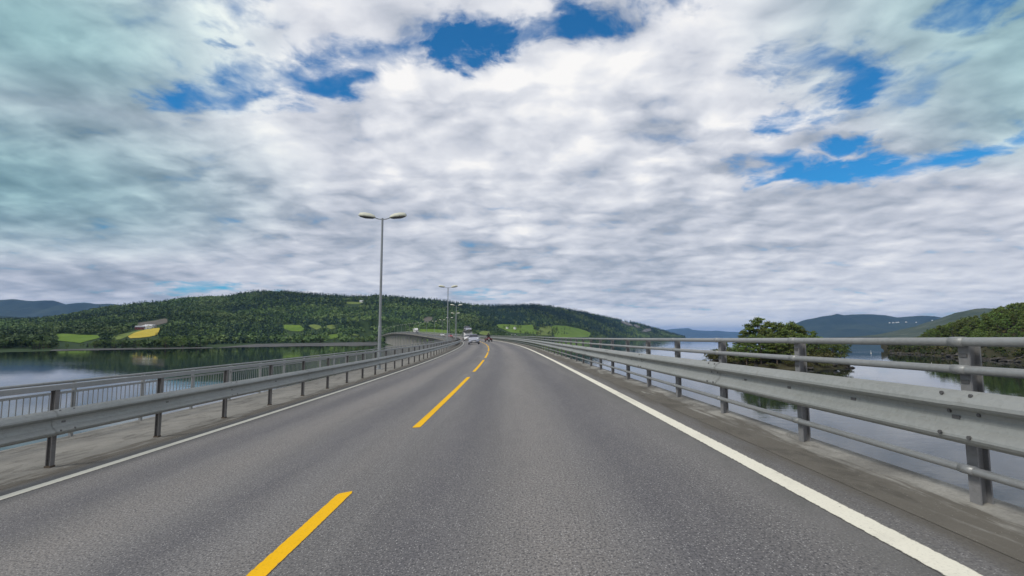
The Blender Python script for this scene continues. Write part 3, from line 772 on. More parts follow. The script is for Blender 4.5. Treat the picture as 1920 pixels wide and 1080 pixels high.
def drape(name, P, mat, lift=.5, dx_=2., clear=True):
    """a patch of ground cover whose outline was read off the photo and dropped onto the land"""
    if clear: POLY.append(P)
    xs = [q[0] for q in P]; v = []; cols = 0; K = 9
    for x in np.arange(min(xs) + .3, max(xs) - .2, dx_):
        ys = []
        for i in range(len(P)):
            (x0, y0), (x1, y1) = P[i - 1], P[i]
            if (x0 > x) != (x1 > x): ys.append(y0 + (x - x0) / (x1 - x0) * (y1 - y0))
        if len(ys) < 2: continue
        ya, yb = max(ys), min(ys)
        ta, Ya = LEFT.cast(x, ya); tb, Yb = LEFT.cast(x, yb)
        for q in range(K):
            Y = Ya + (Yb - Ya) * q / (K - 1); t = ta
            z = float(under_road(np.array([t * Y]), np.array([Y]), LEFT.h(np.array([t]), np.array([Y])))[0])
            v.append((t * Y, Y, z + lift + .15 * vnoise(t * 90, Y / 9)))
        cols += 1
    if cols < 2: return
    f = [(i * K + j, (i + 1) * K + j, (i + 1) * K + j + 1, i * K + j + 1) for i in range(cols - 1) for j in range(K - 1)]
    obj(name, v, f, mat, smooth=True)['kind'] = 'structure'


drape('yellow_field', [(239.5, 631.5), (250, 625), (270, 619), (285, 616.5), (305, 614.5), (298, 620), (297, 628), (280, 632), (262, 634), (244, 635)], M['gold'])
drape('meadow', [(99, 633), (102, 626), (122, 626.5), (150, 628.5), (182, 629), (196, 631), (180, 636), (160, 641), (150, 644), (125, 641), (104, 640)], M['field'])
drape('meadow', [(200, 637), (212, 631), (228, 627), (250, 622.5), (262, 619.5), (270, 619), (248, 626), (238, 632), (226, 637), (206, 639)], M['pale'])
drape('meadow', [(529, 616), (530, 609.5), (548, 609.5), (562, 610.5), (574, 618), (562, 622), (545, 621)], M['field'])
drape('meadow', [(575, 611), (588, 608.5), (603, 611.5), (605, 613.5), (594, 619), (583, 614)], M['pale'])
drape('meadow', [(606, 611.5), (622, 609.5), (641, 612.5), (630, 615.5), (620, 618)], M['pale'])
drape('meadow', [(613, 634), (614, 628), (633, 626.5), (636, 632), (628, 635), (618, 637)], M['field'])
drape('meadow', [(650, 629), (668, 625), (690, 622.5), (703, 623), (697, 627), (670, 630)], M['pale'])
drape('meadow', [(534, 634), (540, 631.5), (552, 632.5), (543, 639)], M['pale'])
drape('meadow', [(784, 623), (787, 617), (810, 617.5), (836, 619), (842, 622), (838, 626), (790, 627)], M['field'])
drape('meadow', [(741, 617), (750, 614), (760, 615.5), (764, 619), (760, 626), (738, 626)], M['pale'])
drape('meadow', [(893, 626), (905, 620.5), (918, 622), (922, 626), (910, 629)], M['pale'])
drape('meadow', [(926, 612), (934, 608.5), (950, 608.5), (975, 610.5), (998, 609), (1005, 618), (1010, 627), (992, 626), (958, 624), (940, 616)], M['field'])
drape('meadow', [(1004, 625), (1012, 614), (1028, 611), (1034, 613), (1036, 630), (1010, 629)], M['pale'])
drape('meadow', [(1034, 613), (1040, 610), (1062, 611.5), (1085, 616), (1100, 621), (1109, 625), (1104, 632), (1040, 634)], M['field'])
drape('meadow', [(12, 622), (16, 620), (26, 621), (32, 626.5), (22, 625)], M['gold'])
drape('bare_slope', [(248, 611), (258, 605.5), (285, 602.5), (308, 597.5), (318, 600), (312, 606), (296, 610), (270, 613)], M['scrub'])
drape('bare_slope', [(640, 568), (650, 566), (668, 566.5), (680, 567), (676, 570), (655, 570.5)], M['pale'])
drape('bare_slope', [(792, 600), (800, 594), (812, 595), (810, 601), (800, 604)], M['scrub'])
for P in ([(1163, 604), (1168, 602.5), (1180, 606), (1188, 611), (1178, 611)], [(1186, 609), (1194, 609), (1202, 614.5), (1194, 615)], [(1203, 622), (1210, 617), (1220, 616), (1222, 620), (1212, 623)]):
    drape('rock_face', P, M['cliff'], 2.)
drape('mud_flat', [(395, 653.4), (440, 649), (480, 645.2), (560, 643.8), (640, 642.6), (705, 641.2), (712, 645.5), (700, 648.6), (600, 650), (480, 651.6)], M['mud'], .12, 3)
drape('shore_strip', [(92, 658.5), (100, 655.5), (200, 653.5), (300, 652), (400, 651.6), (400, 653), (300, 654.6), (200, 656.6), (100, 659)], M['mud'], .10, 3, False)


# ------------------------------------------------------------------ far forest: one mass of small ragged crowns
def crown_template(kind, n, seed):
    r = np.random.default_rng(seed); c = []
    for i in range(n):
        if kind == 'cone':
            h = r.random() ** 1.4; rad = (1 - h) * .30 * (.5 + .7 * r.random()); z = .08 + .92 * h; sz = .17 * (1 - .55 * h)
        else:
            d = r.normal(size=3); d /= np.linalg.norm(d); q = .55 + .45 * r.random(); z = .55 + .40 * d[2] * q; rad = None; sz = .2
        a = r.random() * 2 * math.pi
        if kind == 'cone': p = np.array([math.cos(a) * rad, math.sin(a) * rad, z])
        else: p = np.array([d[0] * q * .34, d[1] * q * .34, z])
        tri = r.normal(size=(3, 3)); tri -= tri.mean(0); tri /= np.linalg.norm(tri, axis=1, keepdims=True)
        tri *= sz * (.7 + .6 * r.random()); tri[:, 2] *= (1.1 if kind == 'cone' else .8)
        c.append(p + tri)
    return np.array(c).reshape(-1, 3)


def forest(name, P, H, C, kinds, label, cat, n=18):
    TT = {k: [crown_template(k, n, 100 * i + (k == 'cone')) for i in range(6)] for k in ('cone', 'ball')}
    V = np.empty((len(P), n * 3, 3), np.float32); A = np.empty((len(P), n * 3, 4), np.float32); A[..., 3] = 1
    for i in range(len(P)):
        t_ = TT[kinds[i]][RNG.integers(6)]; a = RNG.random() * 6.283; ca, sa = math.cos(a), math.sin(a); w = H[i] * (1. if kinds[i] == 'cone' else 1.15)
        V[i, :, 0] = P[i][0] + (t_[:, 0] * ca - t_[:, 1] * sa) * w; V[i, :, 1] = P[i][1] + (t_[:, 0] * sa + t_[:, 1] * ca) * w; V[i, :, 2] = P[i][2] + t_[:, 2] * H[i]
        A[i, :, :3] = C[i]
    nv = V.shape[0] * V.shape[1]; me = bpy.data.meshes.new(name)
    me.vertices.add(nv); me.vertices.foreach_set('co', V.ravel()); me.loops.add(nv); me.loops.foreach_set('vertex_index', np.arange(nv, dtype=np.int32))
    me.polygons.add(nv // 3); me.polygons.foreach_set('loop_start', np.arange(0, nv, 3, dtype=np.int32)); me.update(calc_edges=True)
    at = me.attributes.new('kindcol', 'FLOAT_COLOR', 'POINT'); at.data.foreach_set('color', A.ravel())
    me.materials.append(M['forest']); o = link(name, me); return tag(o, label, cat, kind='stuff')


def to_px(x, y, z):
    d = y * cP + (z - CZ) * sP; return 960 + 960 * x / d, 540 - 960 * (-y * sP + (z - CZ) * cP) / d


TREE_SPOTS = []                                                       # shoreline spots kept for single trees
P_, H_, C_, K_ = [], [], [], []
N = 40000
tt = T(np.where(RNG.random(N) < .87, RNG.uniform(-260, 1286, N), RNG.uniform(-900, -260, N))); w_ = RNG.random(N) ** .8
YY = LEFT.Ys(tt) + (.012 + 1.06 * w_) * (LEFT.Yr(tt) - LEFT.Ys(tt)); XX = tt * YY
ZZ = under_road(XX, YY, LEFT.h(tt, YY)); zone = fbm(XX / 210., YY / 210., 4, 50); zone2 = fbm(XX / 60., YY / 60., 3, 53)
zone3 = np.clip(fbm(XX / 330., YY / 420., 3, 57) * 1.6, -.42, .6)
uu = (YY - LEFT.Ys(tt)) / (LEFT.Yr(tt) - LEFT.Ys(tt))
dr = np.sqrt((XX[:, None] - _rs[:, 0]) ** 2 + (YY[:, None] - _rs[:, 1]) ** 2).min(1)
for i in range(N):
    px, py = to_px(XX[i], YY[i], ZZ[i])
    if ZZ[i] < (.25 if px < 390 else .9) or dr[i] < 16: continue
    if uu[i] < .10 and 385 < px < 715: continue
    if uu[i] < .012: continue
    con = random.random() < (.10 + 1.0 * np.clip(uu[i] - .28, 0, .6) + 2.6 * zone[i] + (.2 if px > 900 else (-.25 if px < 420 else 0)))
    h = (8 + 6 * random.random()) * (1 + .25 * (YY[i] > 1400)) if con else (6 + 6 * random.random()) * (1 + .2 * (YY[i] > 1400))
    hp = h / YY[i] * 960; sk = False
    for Q in POLY:
        xs = [a_[0] for a_ in Q]
        if min(xs) - 2 < px < max(xs) + 2:
            for f in (0., .35, .7, 1.):
                if in_poly(Q, px, py - hp * f): sk = True
    if sk: continue
    base = np.array((.026, .050, .034)) if con else (np.array((.074, .122, .042)) if zone2[i] < .05 else np.array((.120, .172, .062)))
    if px > 930 and con: base = base * np.array((.9, .95, 1.1))
    P_.append((XX[i], YY[i], ZZ[i] - .3)); H_.append(h); C_.append(base * (.82 + .36 * random.random()) * (1 + 1.1 * zone3[i])); K_.append('cone' if con else 'ball')
forest('hillside_forest', P_, H_, C_, K_, 'dark mixed forest covering the long hill across the fjord', 'forest')


# ------------------------------------------------------------------ single trees
def leaf_cloud(clumps, per_area, size, seed, up=.3):
    """many small leaf faces spread through ellipsoidal clumps"""
    r = np.random.default_rng(seed); v = []; f = []
    for (c, rad) in clumps:
        n = int(per_area * (rad[0] * rad[1] + rad[0] * rad[2]) * 4)
        d = r.normal(size=(n, 3)); d /= np.linalg.norm(d, axis=1, keepdims=True); q = r.random(n) ** .45
        p = np.array(c) + d * q[:, None] * np.array(rad)
        for k in range(n):
            nn = d[k] * .8 + r.normal(size=3) * .6 + np.array((0, 0, up)); nn /= np.linalg.norm(nn)
            a = np.cross(nn, r.normal(size=3)); a /= np.linalg.norm(a) + 1e-9; b = np.cross(nn, a); s_ = size * (.6 + .8 * r.random()); l_ = len(v)
            v += [p[k] - a * s_, p[k] - b * s_ * .55, p[k] + a * s_, p[k] + b * s_ * .55]; f.append((l_, l_ + 1, l_ + 2, l_ + 3))
    return v, f


def tree_parts(kind, h, seed):
    r = random.Random(seed); tr = MB(); cl = []
    lean = (r.uniform(-.03, .03) * h, r.uniform(-.03, .03) * h)
    def at(f): return Vector((lean[0] * f * f, lean[1] * f * f, h * f))
    tips = 7
    for i in range(tips):
        a, b = i / tips * .97, (i + 1) / tips * .97
        tr.tube(at(a) - Vector((0, 0, .4 if i == 0 else 0)), at(b), .021 * h * (1 - a) ** .9 + .02, .021 * h * (1 - b) ** .9 + .02, 7, False)
    def limb(f, L, ang, rise):
        a = at(f); b = a + Vector((math.cos(ang) * L, math.sin(ang) * L, rise)); mid = a.lerp(b, .5) + Vector((0, 0, rise * .12 - .05 * L))
        tr.tube(a, mid, .006 * h + .015, .004 * h + .01, 5, False); tr.tube(mid, b, .004 * h + .01, .012, 5, False); return b
    if kind == 'pine':
        lo = r.uniform(.10, .26)
        for i in range(19):
            f = lo + (0.95 - lo) * (i + r.random() * .6) / 19; L = h * .21 * (1 - ((f - lo) / (1.02 - lo)) ** 2.2) * r.uniform(.65, 1.1) + .25
            b = limb(f, L, i * 2.4 + r.uniform(-.5, .5), L * r.uniform(.05, .35)); k = h * r.uniform(.055, .085)
            cl.append((b, (k * 1.25, k * 1.25, k * .62)))
            if L > 1.2: cl.append((at(f).lerp(b, .55) + Vector((0, 0, .2)), (k * .9, k * .9, k * .5)))
        cl.append((at(.96), (h * .07, h * .07, h * .055))); cl.append((at(.88), (h * .10, h * .10, h * .06)))
        v, f_ = leaf_cloud(cl, 12., .25, seed, .55)
    elif kind == 'spruce':
        for i in range(26):
            f = .10 + .88 * i / 26; L = h * .17 * (1 - f) ** .8 * r.uniform(.75, 1.15) + .12
            for q in range(3):
                b = limb(f, L, i * 1.9 + q * 2.09 + r.uniform(-.4, .4), -L * r.uniform(.1, .35)) if q == 0 else at(f) + Vector((math.cos(i * 1.9 + q * 2.09) * L, math.sin(i * 1.9 + q * 2.09) * L, -L * .25))
                cl.append((at(f).lerp(b, .6), (max(.16, L * .42), max(.16, L * .42), max(.14, L * .2))))
        v, f_ = leaf_cloud(cl, 9., .19, seed, .2)
    elif kind == 'birch':
        lo = r.uniform(.18, .3)
        for i in range(17):
            f = lo + (.93 - lo) * (i + r.random()) / 18; L = h * .23 * math.sin(math.pi * min(.97, .15 + (f - lo) / (1.05 - lo) * .85)) * r.uniform(.6, 1.15) + .2
            b = limb(f, L, i * 2.4 + r.uniform(-.6, .6), L * r.uniform(.3, .7)); k = h * r.uniform(.06, .105)
            cl.append((b, (k, k, k * .85)))
        cl.append((at(.95), (h * .06, h * .06, h * .07))); cl.append((at(.72), (h * .13, h * .13, h * .14)))
        v, f_ = leaf_cloud(cl, 10., .22, seed, .3)
    else:                                                             # shrub
        tr = MB()
        for i in range(6):
            a = i * 1.05 + r.random(); b = Vector((math.cos(a) * h * .38, math.sin(a) * h * .38, h * r.uniform(.45, .8))); tr.tube((0, 0, -.3), b, .05, .015, 5, False)
            cl.append((b, (h * r.uniform(.22, .34), h * r.uniform(.22, .34), h * r.uniform(.16, .26))))
        cl.append((Vector((0, 0, h * .6)), (h * .3, h * .3, h * .28)))
        v, f_ = leaf_cloud(cl, 12., .16, seed, .3)
    lm = {'pine': M['pine'], 'spruce': M['spruce'], 'birch': M['birch'], 'shrub': M['shrub']}[kind]
    return tr.mesh('trunk', M['bark'], True), make_mesh('crown', v, f_, lm)


TP = {k: [tree_parts(k, {'pine': 13, 'spruce': 13, 'birch': 10, 'shrub': 2.6}[k], 31 * i + 5) for i in range(n)] for k, n in (('pine', 6), ('spruce', 5), ('birch', 5), ('shrub', 4))}
TH = {'pine': 13, 'spruce': 13, 'birch': 10, 'shrub': 2.6}


def tree(kind, loc, h, label, group=None, wide=1.):
    nm = {'pine': 'pine_tree', 'spruce': 'spruce_tree', 'birch': 'broadleaf_tree', 'shrub': 'shrub'}[kind]
    e = empty(nm, loc, (0, 0, random.uniform(0, 6.28))); k = h / TH[kind]; e.scale = (k * wide, k * wide, k)
    a, b = random.choice(TP[kind]); link('trunk' if kind != 'shrub' else 'stem', a, e); link('crown' if kind != 'shrub' else 'foliage', b, e)
    return tag(e, label, 'tree' if kind != 'shrub' else 'shrub', group)


# islet trees: (photo column of the stem, photo row of the tip, distance, kind, label)
IG = 'pine trees on the islet'
IP = 'tall green pine crowded among others on the small islet'
ISLE = [(1421, 594, 194, 'pine', 'tallest round-topped pine on the islet', None, 1.4), (1438, 601, 198, 'pine', IP, IG, 1.25), (1402, 606, 196, 'pine', IP, IG, 1.25), (1393, 617, 190, 'pine', IP, IG, 1.),
        (1450, 603, 190, 'pine', IP, IG, 1.2), (1462, 603, 197, 'pine', IP, IG, 1.1), (1474, 606, 203, 'pine', IP, IG, 1.), (1483, 601.5, 194, 'pine', 'broad dense pine at the right end of the islet skyline', None, 1.25), (1495, 607, 199, 'pine', IP, IG, 1.1),
        (1506, 614, 194, 'pine', IP, IG, 1.), (1428, 612, 184, 'pine', IP, IG, 1.), (1468, 614, 186, 'pine', IP, IG, 1.), (1524, 619.5, 203, 'pine', 'isolated lower pine tip right of the islet pine cluster', None, .9), (1410, 626, 184, 'pine', IP, IG, 1.), (1445, 622, 180, 'pine', IP, IG, 1.),
        (1535, 630, 198, 'birch', 'leafy round tree on the right half of the islet', 'leafy trees on the islet', 1.2), (1552, 633, 201, 'birch', 'leafy round tree on the right half of the islet', 'leafy trees on the islet', 1.2), (1572, 634, 204, 'birch', 'leafy round tree on the right half of the islet', 'leafy trees on the islet', 1.2), (1582, 640, 200, 'birch', 'outermost leafy tree at the right tip of the islet', None, 1.2),
        (1515, 627, 190, 'birch', 'leafy round tree on the right half of the islet', 'leafy trees on the islet', 1.1), (1380, 634, 198, 'pine', IP, IG, 1.), (1361, 640, 200, 'pine', 'ragged dark pine at the left side of the islet', None, 1.), (1340.5, 660, 205, 'spruce', 'tiny lone sapling at the far left tip of the islet', None, 1.),
        (1530, 634, 186, 'birch', 'leafy round tree on the right half of the islet', 'leafy trees on the islet', 1.3), (1560, 638, 192, 'birch', 'leafy round tree on the right half of the islet', 'leafy trees on the islet', 1.3), (1575, 642, 190, 'birch', 'leafy round tree on the right half of the islet', 'leafy trees on the islet', 1.2), (1500, 624, 182, 'pine', IP, IG, 1.2),
        (1425, 626, 178, 'pine', IP, IG, 1.2), (1455, 630, 176, 'pine', IP, IG, 1.2), (1480, 632, 176, 'pine', IP, IG, 1.2), (1398, 632, 180, 'pine', IP, IG, 1.2), (1384, 644, 184, 'birch', 'leafy tree low on the left flank of the islet', 'leafy trees left on the islet', 1.3), (1371, 650, 190, 'birch', 'leafy tree low on the left flank of the islet', 'leafy trees left on the islet', 1.3),
        (1488, 622, 184, 'pine', IP, IG, 1.), (1545, 640, 190, 'pine', IP, IG, 1.)]
for px, py, Y, kd, lb, gp, wd in ISLE:
    t, m_ = px_dir(px, py); z = float(islet_h(np.array(t * Y), np.array(Y * 1.)))
    z = max(z, .5); top = CZ + m_ * Y; tree(kd, (t * Y, Y, z - .15), max(2., top - z), lb, gp, wd)
for k in range(150):
    a = random.uniform(math.pi * .85, math.pi * 2.2); q = random.uniform(.35, 1.04)
    x, y = ISC[0] + math.cos(a) * 26.5 * q, ISC[1] + math.sin(a) * 22 * q; z = float(islet_h(np.array(x), np.array(y)))
    if z > .08: tree('shrub', (x, y, z - .2), random.uniform(2., 5.2) if q < .9 else random.uniform(1.2, 2.6), 'low olive and rust-brown shrub below the islet pines', 'shrubs round the edge of the islet', 1.1)


def rock_mesh(seed):
    r = random.Random(seed); mb = MB().ball((0, 0, .15), (1, .8, .55), 9, 6)
    mb.v = [tuple(Vector(q) * (1 + .55 * mnoise.noise(Vector(q) * 1.6 + Vector((seed * 3.7, 0, 0))))) for q in mb.v]
    return mb.mesh('boulder', M['rock'])


RM = [rock_mesh(i) for i in range(6)]


def boulder(x, y, z, sc, label, group):
    b = link('boulder', random.choice(RM), None, (x, y, z), (random.uniform(-.2, .2), random.uniform(-.2, .2), random.uniform(0, 6.28))); b.scale = (sc, sc, sc * random.uniform(.7, 1.)); tag(b, label, 'rock', group)


for k in range(34):
    a = random.uniform(math.pi * .9, math.pi * 2.15); q = random.uniform(.88, 1.06)
    x, y = ISC[0] + math.cos(a) * 26.5 * q, ISC[1] + math.sin(a) * 22 * q; z = max(float(islet_h(np.array(x), np.array(y))), -.15)
    if z > -.16: boulder(x, y, z, random.uniform(.5, 1.5), 'pale grey shore rock at the waterline of the islet', 'rocks around the islet shore')
t, m_ = px_dir(1607, 682); boulder(t * 204, 204, .0, 1.3, 'dark lone rock just off the right tip of the islet', None)

# headland trees: the nearest stand singly, the ground between is shrub and undergrowth
LINE = np.array([(1690, 641), (1705, 640), (1735, 622), (1755, 612), (1780, 606), (1800, 598), (1825, 590), (1850, 581), (1870, 575), (1885, 570), (1905, 566.5), (1960, 556), (2100, 530), (2500, 480)], float)
cnt = 0
for k in range(900):
    px = random.uniform(1672, 2040); t = float(T(px)); w = random.random() ** .8; Y = float(LEFT.Ys(0)) * 0 + float(HEAD.Ys(t)) + (float(HEAD.Yr(t)) - float(HEAD.Ys(t))) * (.10 + 1.0 * w); z = float(HEAD.h(t, Y))
    if z < .8: continue
    top = np.interp(px, LINE[:, 0], LINE[:, 1]); lim = CZ + (630 - top) / 968 * Y - z
    kd = random.choice(['birch', 'birch', 'pine', 'pine', 'spruce']) if w > .12 else 'birch'
    h = min(random.uniform(8, 15) if w > .25 else random.uniform(4, 9), lim * random.uniform(.82, 1.03))
    if h < 2.: continue
    tree(kd, (t * Y, Y, z - .2), h, {'birch': 'leafy green tree in the wood on the right headland', 'pine': 'olive green pine in the wood on the right headland', 'spruce': 'dark pointed spruce in the wood on the right headland'}[kd], {'birch': 'leafy trees on the headland', 'pine': 'pines on the headland', 'spruce': 'spruces on the headland'}[kd], 1.15)
    cnt += 1
    if cnt >= 230: break
P_, H_, C_, K_ = [], [], [], []
for k in range(2600):
    px = random.uniform(1664, 2650); t = float(T(px)); w = random.random() ** 1.3; Y = float(HEAD.Ys(t)) + (float(HEAD.Yr(t)) - float(HEAD.Ys(t))) * (.0 + 1.1 * w); z = float(HEAD.h(t, Y))
    if z < .25: continue
    big = px > 2040; h = random.uniform(6, 13) if big else random.uniform(1.2, 3.6)
    P_.append((t * Y, Y, z - .2)); H_.append(h); K_.append('ball' if random.random() < .7 else 'cone'); C_.append(np.array(random.choice([(.05, .062, .02), (.075, .07, .028), (.04, .06, .02)])) * random.uniform(.6, 1.3))
forest('headland_undergrowth', P_, H_, C_, K_, 'tangled olive undergrowth on the right headland shore', 'undergrowth', 30)
for k in range(60):
    px = random.uniform(1664, 1960); t = float(T(px)); Y = float(HEAD.Ys(t)) + random.uniform(-3, 5)
    z = max(float(HEAD.h(t, Y)), -.1); boulder(t * Y, Y, z, random.uniform(.6, 2.), 'dark grey rock along the headland waterline', 'rocks along the headland shore')

# belt of trees along the far left shore
cnt = 0
SKYB = np.array([(-40, 636), (0, 637), (40, 634), (60, 633), (90, 638), (100, 640), (120, 642), (150, 645), (165, 640), (200, 636), (240, 636), (262, 636.5), (280, 635.5), (300, 630), (345, 631), (360, 634), (420, 636), (480, 636), (530, 639), (560, 632), (600, 628), (612, 630), (640, 634), (700, 630), (720, 628)], float)
for k in range(1400):
    px = random.uniform(-30, 712); t = float(T(px)); w = random.random()
    lo_ = .115 if 390 < px < 715 else .006
    Y = float(LEFT.Ys(t)) + (float(LEFT.Yr(t)) - float(LEFT.Ys(t))) * (lo_ + .11 * w); z = float(LEFT.h(t, Y))
    if z < .2 or 100 < px < 150 and w > .5: continue
    top = np.interp(px, SKYB[:, 0], SKYB[:, 1]); lim = CZ + (630 - top) / 968 * Y - z; h = min(random.uniform(5.5, 13), lim * random.uniform(.75, 1.))
    if h < 2.5: continue
    kd = random.choice(['birch', 'birch', 'birch', 'spruce'])
    p2 = to_px(t * Y, Y, z); 
    if any(in_poly(Q, p2[0], p2[1]) or in_poly(Q, p2[0], p2[1] - h / Y * 960 * .7) for Q in POLY[:-1]): continue
    tree(kd, (t * Y, Y, z - .2), h, {'birch': 'dark green leafy tree in the belt along the far left shore', 'spruce': 'dark pointed spruce in the belt along the far left shore'}[kd], {'birch': 'leafy trees along the left shore', 'spruce': 'spruces along the left shore'}[kd], 1.25)
    cnt += 1
    if cnt >= 270: break

# ------------------------------------------------------------------ houses
HM = {k: simple(k, c, .8, var=.08) for k, c in {'white_boards': (.78, .78, .75), 'red_boards': (.22, .05, .035), 'grey_boards': (.40, .40, .39), 'dark_roof': (.07, .07, .075), 'grey_roof': (.26, .27, .29), 'red_roof': (.24, .09, .06), 'pale_roof': (.55, .56, .57)}.items()}
HM['window_glass'] = simple('window_glass', (.03, .04, .05), .1)


def house(loc, yaw, w, d, h, wall, roof, label, group=None, nwin=3, pitch=.55, nm='house'):
    e = empty(nm, loc, (0, 0, yaw)); tag(e, label, 'house' if nm == 'house' else nm, group)
    rise = d / 2 * pitch; a, b = w / 2, d / 2
    v = [(-a, -b, -1.5), (a, -b, -1.5), (a, b, -1.5), (-a, b, -1.5), (-a, -b, h), (a, -b, h), (a, b, h), (-a, b, h), (-a, 0, h + rise), (a, 0, h + rise)]
    obj('wall', v, [(0, 1, 5, 4), (1, 2, 6, 9, 5), (2, 3, 7, 6), (3, 0, 4, 8, 7)], HM[wall], e)
    ov, th = .4, .22; rf = MB()
    for sg in (-1, 1):
        p = [(x, sg * (b + ov), h - ov * pitch + q) for q in (.02, th) for x in (-a - ov, a + ov)]; q_ = [(x, 0, h + rise + q) for q in (.02, th) for x in (-a - ov, a + ov)]
        rf.add([p[0], p[1], q_[1], q_[0], p[2], p[3], q_[3], q_[2]], [(0, 1, 2, 3), (7, 6, 5, 4), (0, 4, 5, 1), (0, 3, 7, 4), (1, 5, 6, 2)])
    ro = rf.obj('roof', HM[roof], e); MB().box((a * .3, .3, h + rise + .3), (.6, .6, 1.2)).obj('chimney', HM['grey_boards'], ro)
    wm = MB().box((0, 0, 0), (1.1, .08, 1.3)).mesh('window', HM['window_glass'])
    for i in range(nwin): link('window', wm, e, (-a + w * (i + .5) / nwin, -b - .03, h * .55))
    MB().box((0, 0, 0), (.08, .9, 2.)).obj('door', HM['red_boards'], e).location = (a + .03, 0, .95)
    return e


def house_px(px, py, *args, land=LEFT, **kw):
    t, Y = land.cast(px, py); z = float(under_road(np.array([t * Y]), np.array([Y]), land.h(np.array([t]), np.array([Y])))[0]); return house((t * Y, Y, z), *args, **kw)


house_px(262.5, 617.8, .3, 11, 7, 3.6, 'red_boards', 'grey_roof', 'red barn with pale roof at the left end of the farm above the yellow field')
house_px(272.5, 617.5, -.2, 9, 7, 4.2, 'white_boards', 'pale_roof', 'bright white farmhouse in the middle of the farm above the yellow field')
house_px(279, 615.6, .2, 10, 7, 3.8, 'white_boards', 'pale_roof', 'white farmhouse just right of the middle one above the yellow field')
house_px(286, 614.6, .1, 8, 6, 3.2, 'grey_boards', 'grey_roof', 'small grey outbuilding at the right end of the farm above the yellow field')
house_px(165, 621.5, .1, 7, 5, 2.6, 'white_boards', 'pale_roof', 'small white cabin left of its neighbour above the green meadow')
house_px(179, 620.6, -.1, 12, 7, 3., 'white_boards', 'pale_roof', 'long white house above the right part of the green meadow')
house_px(196, 620., 0, 9, 6, 2.4, 'grey_boards', 'pale_roof', 'low grey cabin right of the long white house above the meadow')
house_px(529, 636.5, .05, 12, 7, 3., 'white_boards', 'grey_roof', 'low white house near the shore below the forest slope')
house_px(678, 567.5, .1, 11, 8, 4.5, 'white_boards', 'pale_roof', 'tiny white house high on the hill near the ridge left of the lamp pole')
house_px(719.5, 618, .1, 12, 8, 3., 'white_boards', 'pale_roof', 'white building just right of the tall lamp pole across the fjord')
house_px(736, 618, .2, 8, 6, 3.2, 'white_boards', 'pale_roof', 'small white house under the far row of lamps')
house_px(757, 621.5, .2, 5, 5, 4., 'white_boards', 'dark_roof', 'narrow white house left of the white truck')
house_px(706, 638, .2, 6, 5, 3., 'white_boards', 'grey_roof', 'small white hut at the shore beside the lamp pole')
house_px(951, 616.8, 1.3, 8, 5, 4.4, 'white_boards', 'dark_roof', 'left white farmhouse between dark trees on the right meadow')
house_px(965.5, 617.2, 1.2, 8, 5, 4.6, 'white_boards', 'dark_roof', 'right white farmhouse between dark trees on the right meadow')
house_px(963, 629, .05, 14, 5, 1.6, 'white_boards', 'pale_roof', 'low pale shed beyond the railing below the right meadow')
house_px(867.5, 626.5, .3, 6, 5, 4.2, 'white_boards', 'pale_roof', 'tiny white house at the roadside behind the white car')
for i, (px, py, w) in enumerate([(1668, 605.8, 13), (1675, 605.6, 22), (1681, 605.2, 16), (1684.5, 604.8, 12), (1699, 604.4, 16), (1718, 604.8, 9), (1748, 601.3, 10)]):
    t, m_ = px_dir(px, py); Y = 6250; house((t * Y, Y, CZ + m_ * Y), random.uniform(-.3, .3), w, 12, 6, 'white_boards', 'pale_roof', 'tiny white farm building on the blue mountain across the water', 'far white farm buildings', nwin=1)
# dark trees by the right farm and on its meadow, and one before the yellow field
for px, py, h, lb, kd in [(945, 617.5, 10, 'dark round tree left of the left white farmhouse on the right meadow', 'birch'), (954, 617.5, 12, 'dark round tree between the two white farmhouses', 'birch'), (971, 617.5, 11, 'dark tree right behind the right white farmhouse', 'birch'), (976, 617.5, 10, 'dark tree at the right end of the farm tree row', 'birch'),
                          (1002, 618, 14, 'lone slim tree on the right meadow left of the grove', 'spruce'), (292.5, 630, 6, 'lone dark conical tree on the yellow field', 'spruce')]:
    t, Y = LEFT.cast(px, py); tree(kd, (t * Y, Y, float(LEFT.h(t, Y)) - .2), h, lb, None, 1.3)
for k in range(70):
    px, py = random.choice([(random.gauss(1017, 6), random.uniform(606, 618)), (random.gauss(1040, 9), random.uniform(616, 629)), (random.uniform(972, 1040), random.uniform(626.5, 630.5))])
    t, Y = LEFT.cast(px, py); tree(random.choice(['birch', 'birch', 'spruce']), (t * Y, Y, float(LEFT.h(t, Y)) - .2), random.uniform(5, 13), 'dark tree in the grove and hedge crossing the right meadow', 'grove trees on the right meadow', 1.2)

# ------------------------------------------------------------------ vehicles
CM = {k: simple(k, c, r, mt, .05, 3., coat=ct) for k, (c, r, mt, ct) in {'silver_paint': ((.40, .42, .48), .35, .3, .5), 'white_car_paint': ((.80, .80, .78), .3, 0, .8), 'red_car_paint': ((.32, .03, .03), .3, 0, .8), 'dark_car_paint': ((.03, .035, .045), .3, .1, .8),
      'tyre_rubber': ((.02, .02, .02), .8, 0, 0), 'alloy': ((.5, .5, .52), .35, .8, 0), 'car_glass': ((.018, .02, .035), .2, 0, 0), 'black_plastic': ((.025, .025, .025), .55, 0, 0), 'headlight_glass': ((.80, .82, .85), .12, 0, 1.), 'plate_white': ((.75, .75, .74), .5, 0, 0),
      'dark_red_paint': ((.10, .012, .012), .35, 0, .5), 'tail_red': ((.45, .02, .02), .3, 0, .5), 'truck_white': ((.78, .78, .76), .4, 0, .4), 'chassis_dark': ((.04, .04, .045), .6, .2, 0), 'deck_steel': ((.22, .23, .26), .5, .4, 0), 'jacket_black': ((.018, .018, .02), .8, 0, 0), 'helmet_black': ((.02, .02, .02), .2, 0, .6)}.items()}


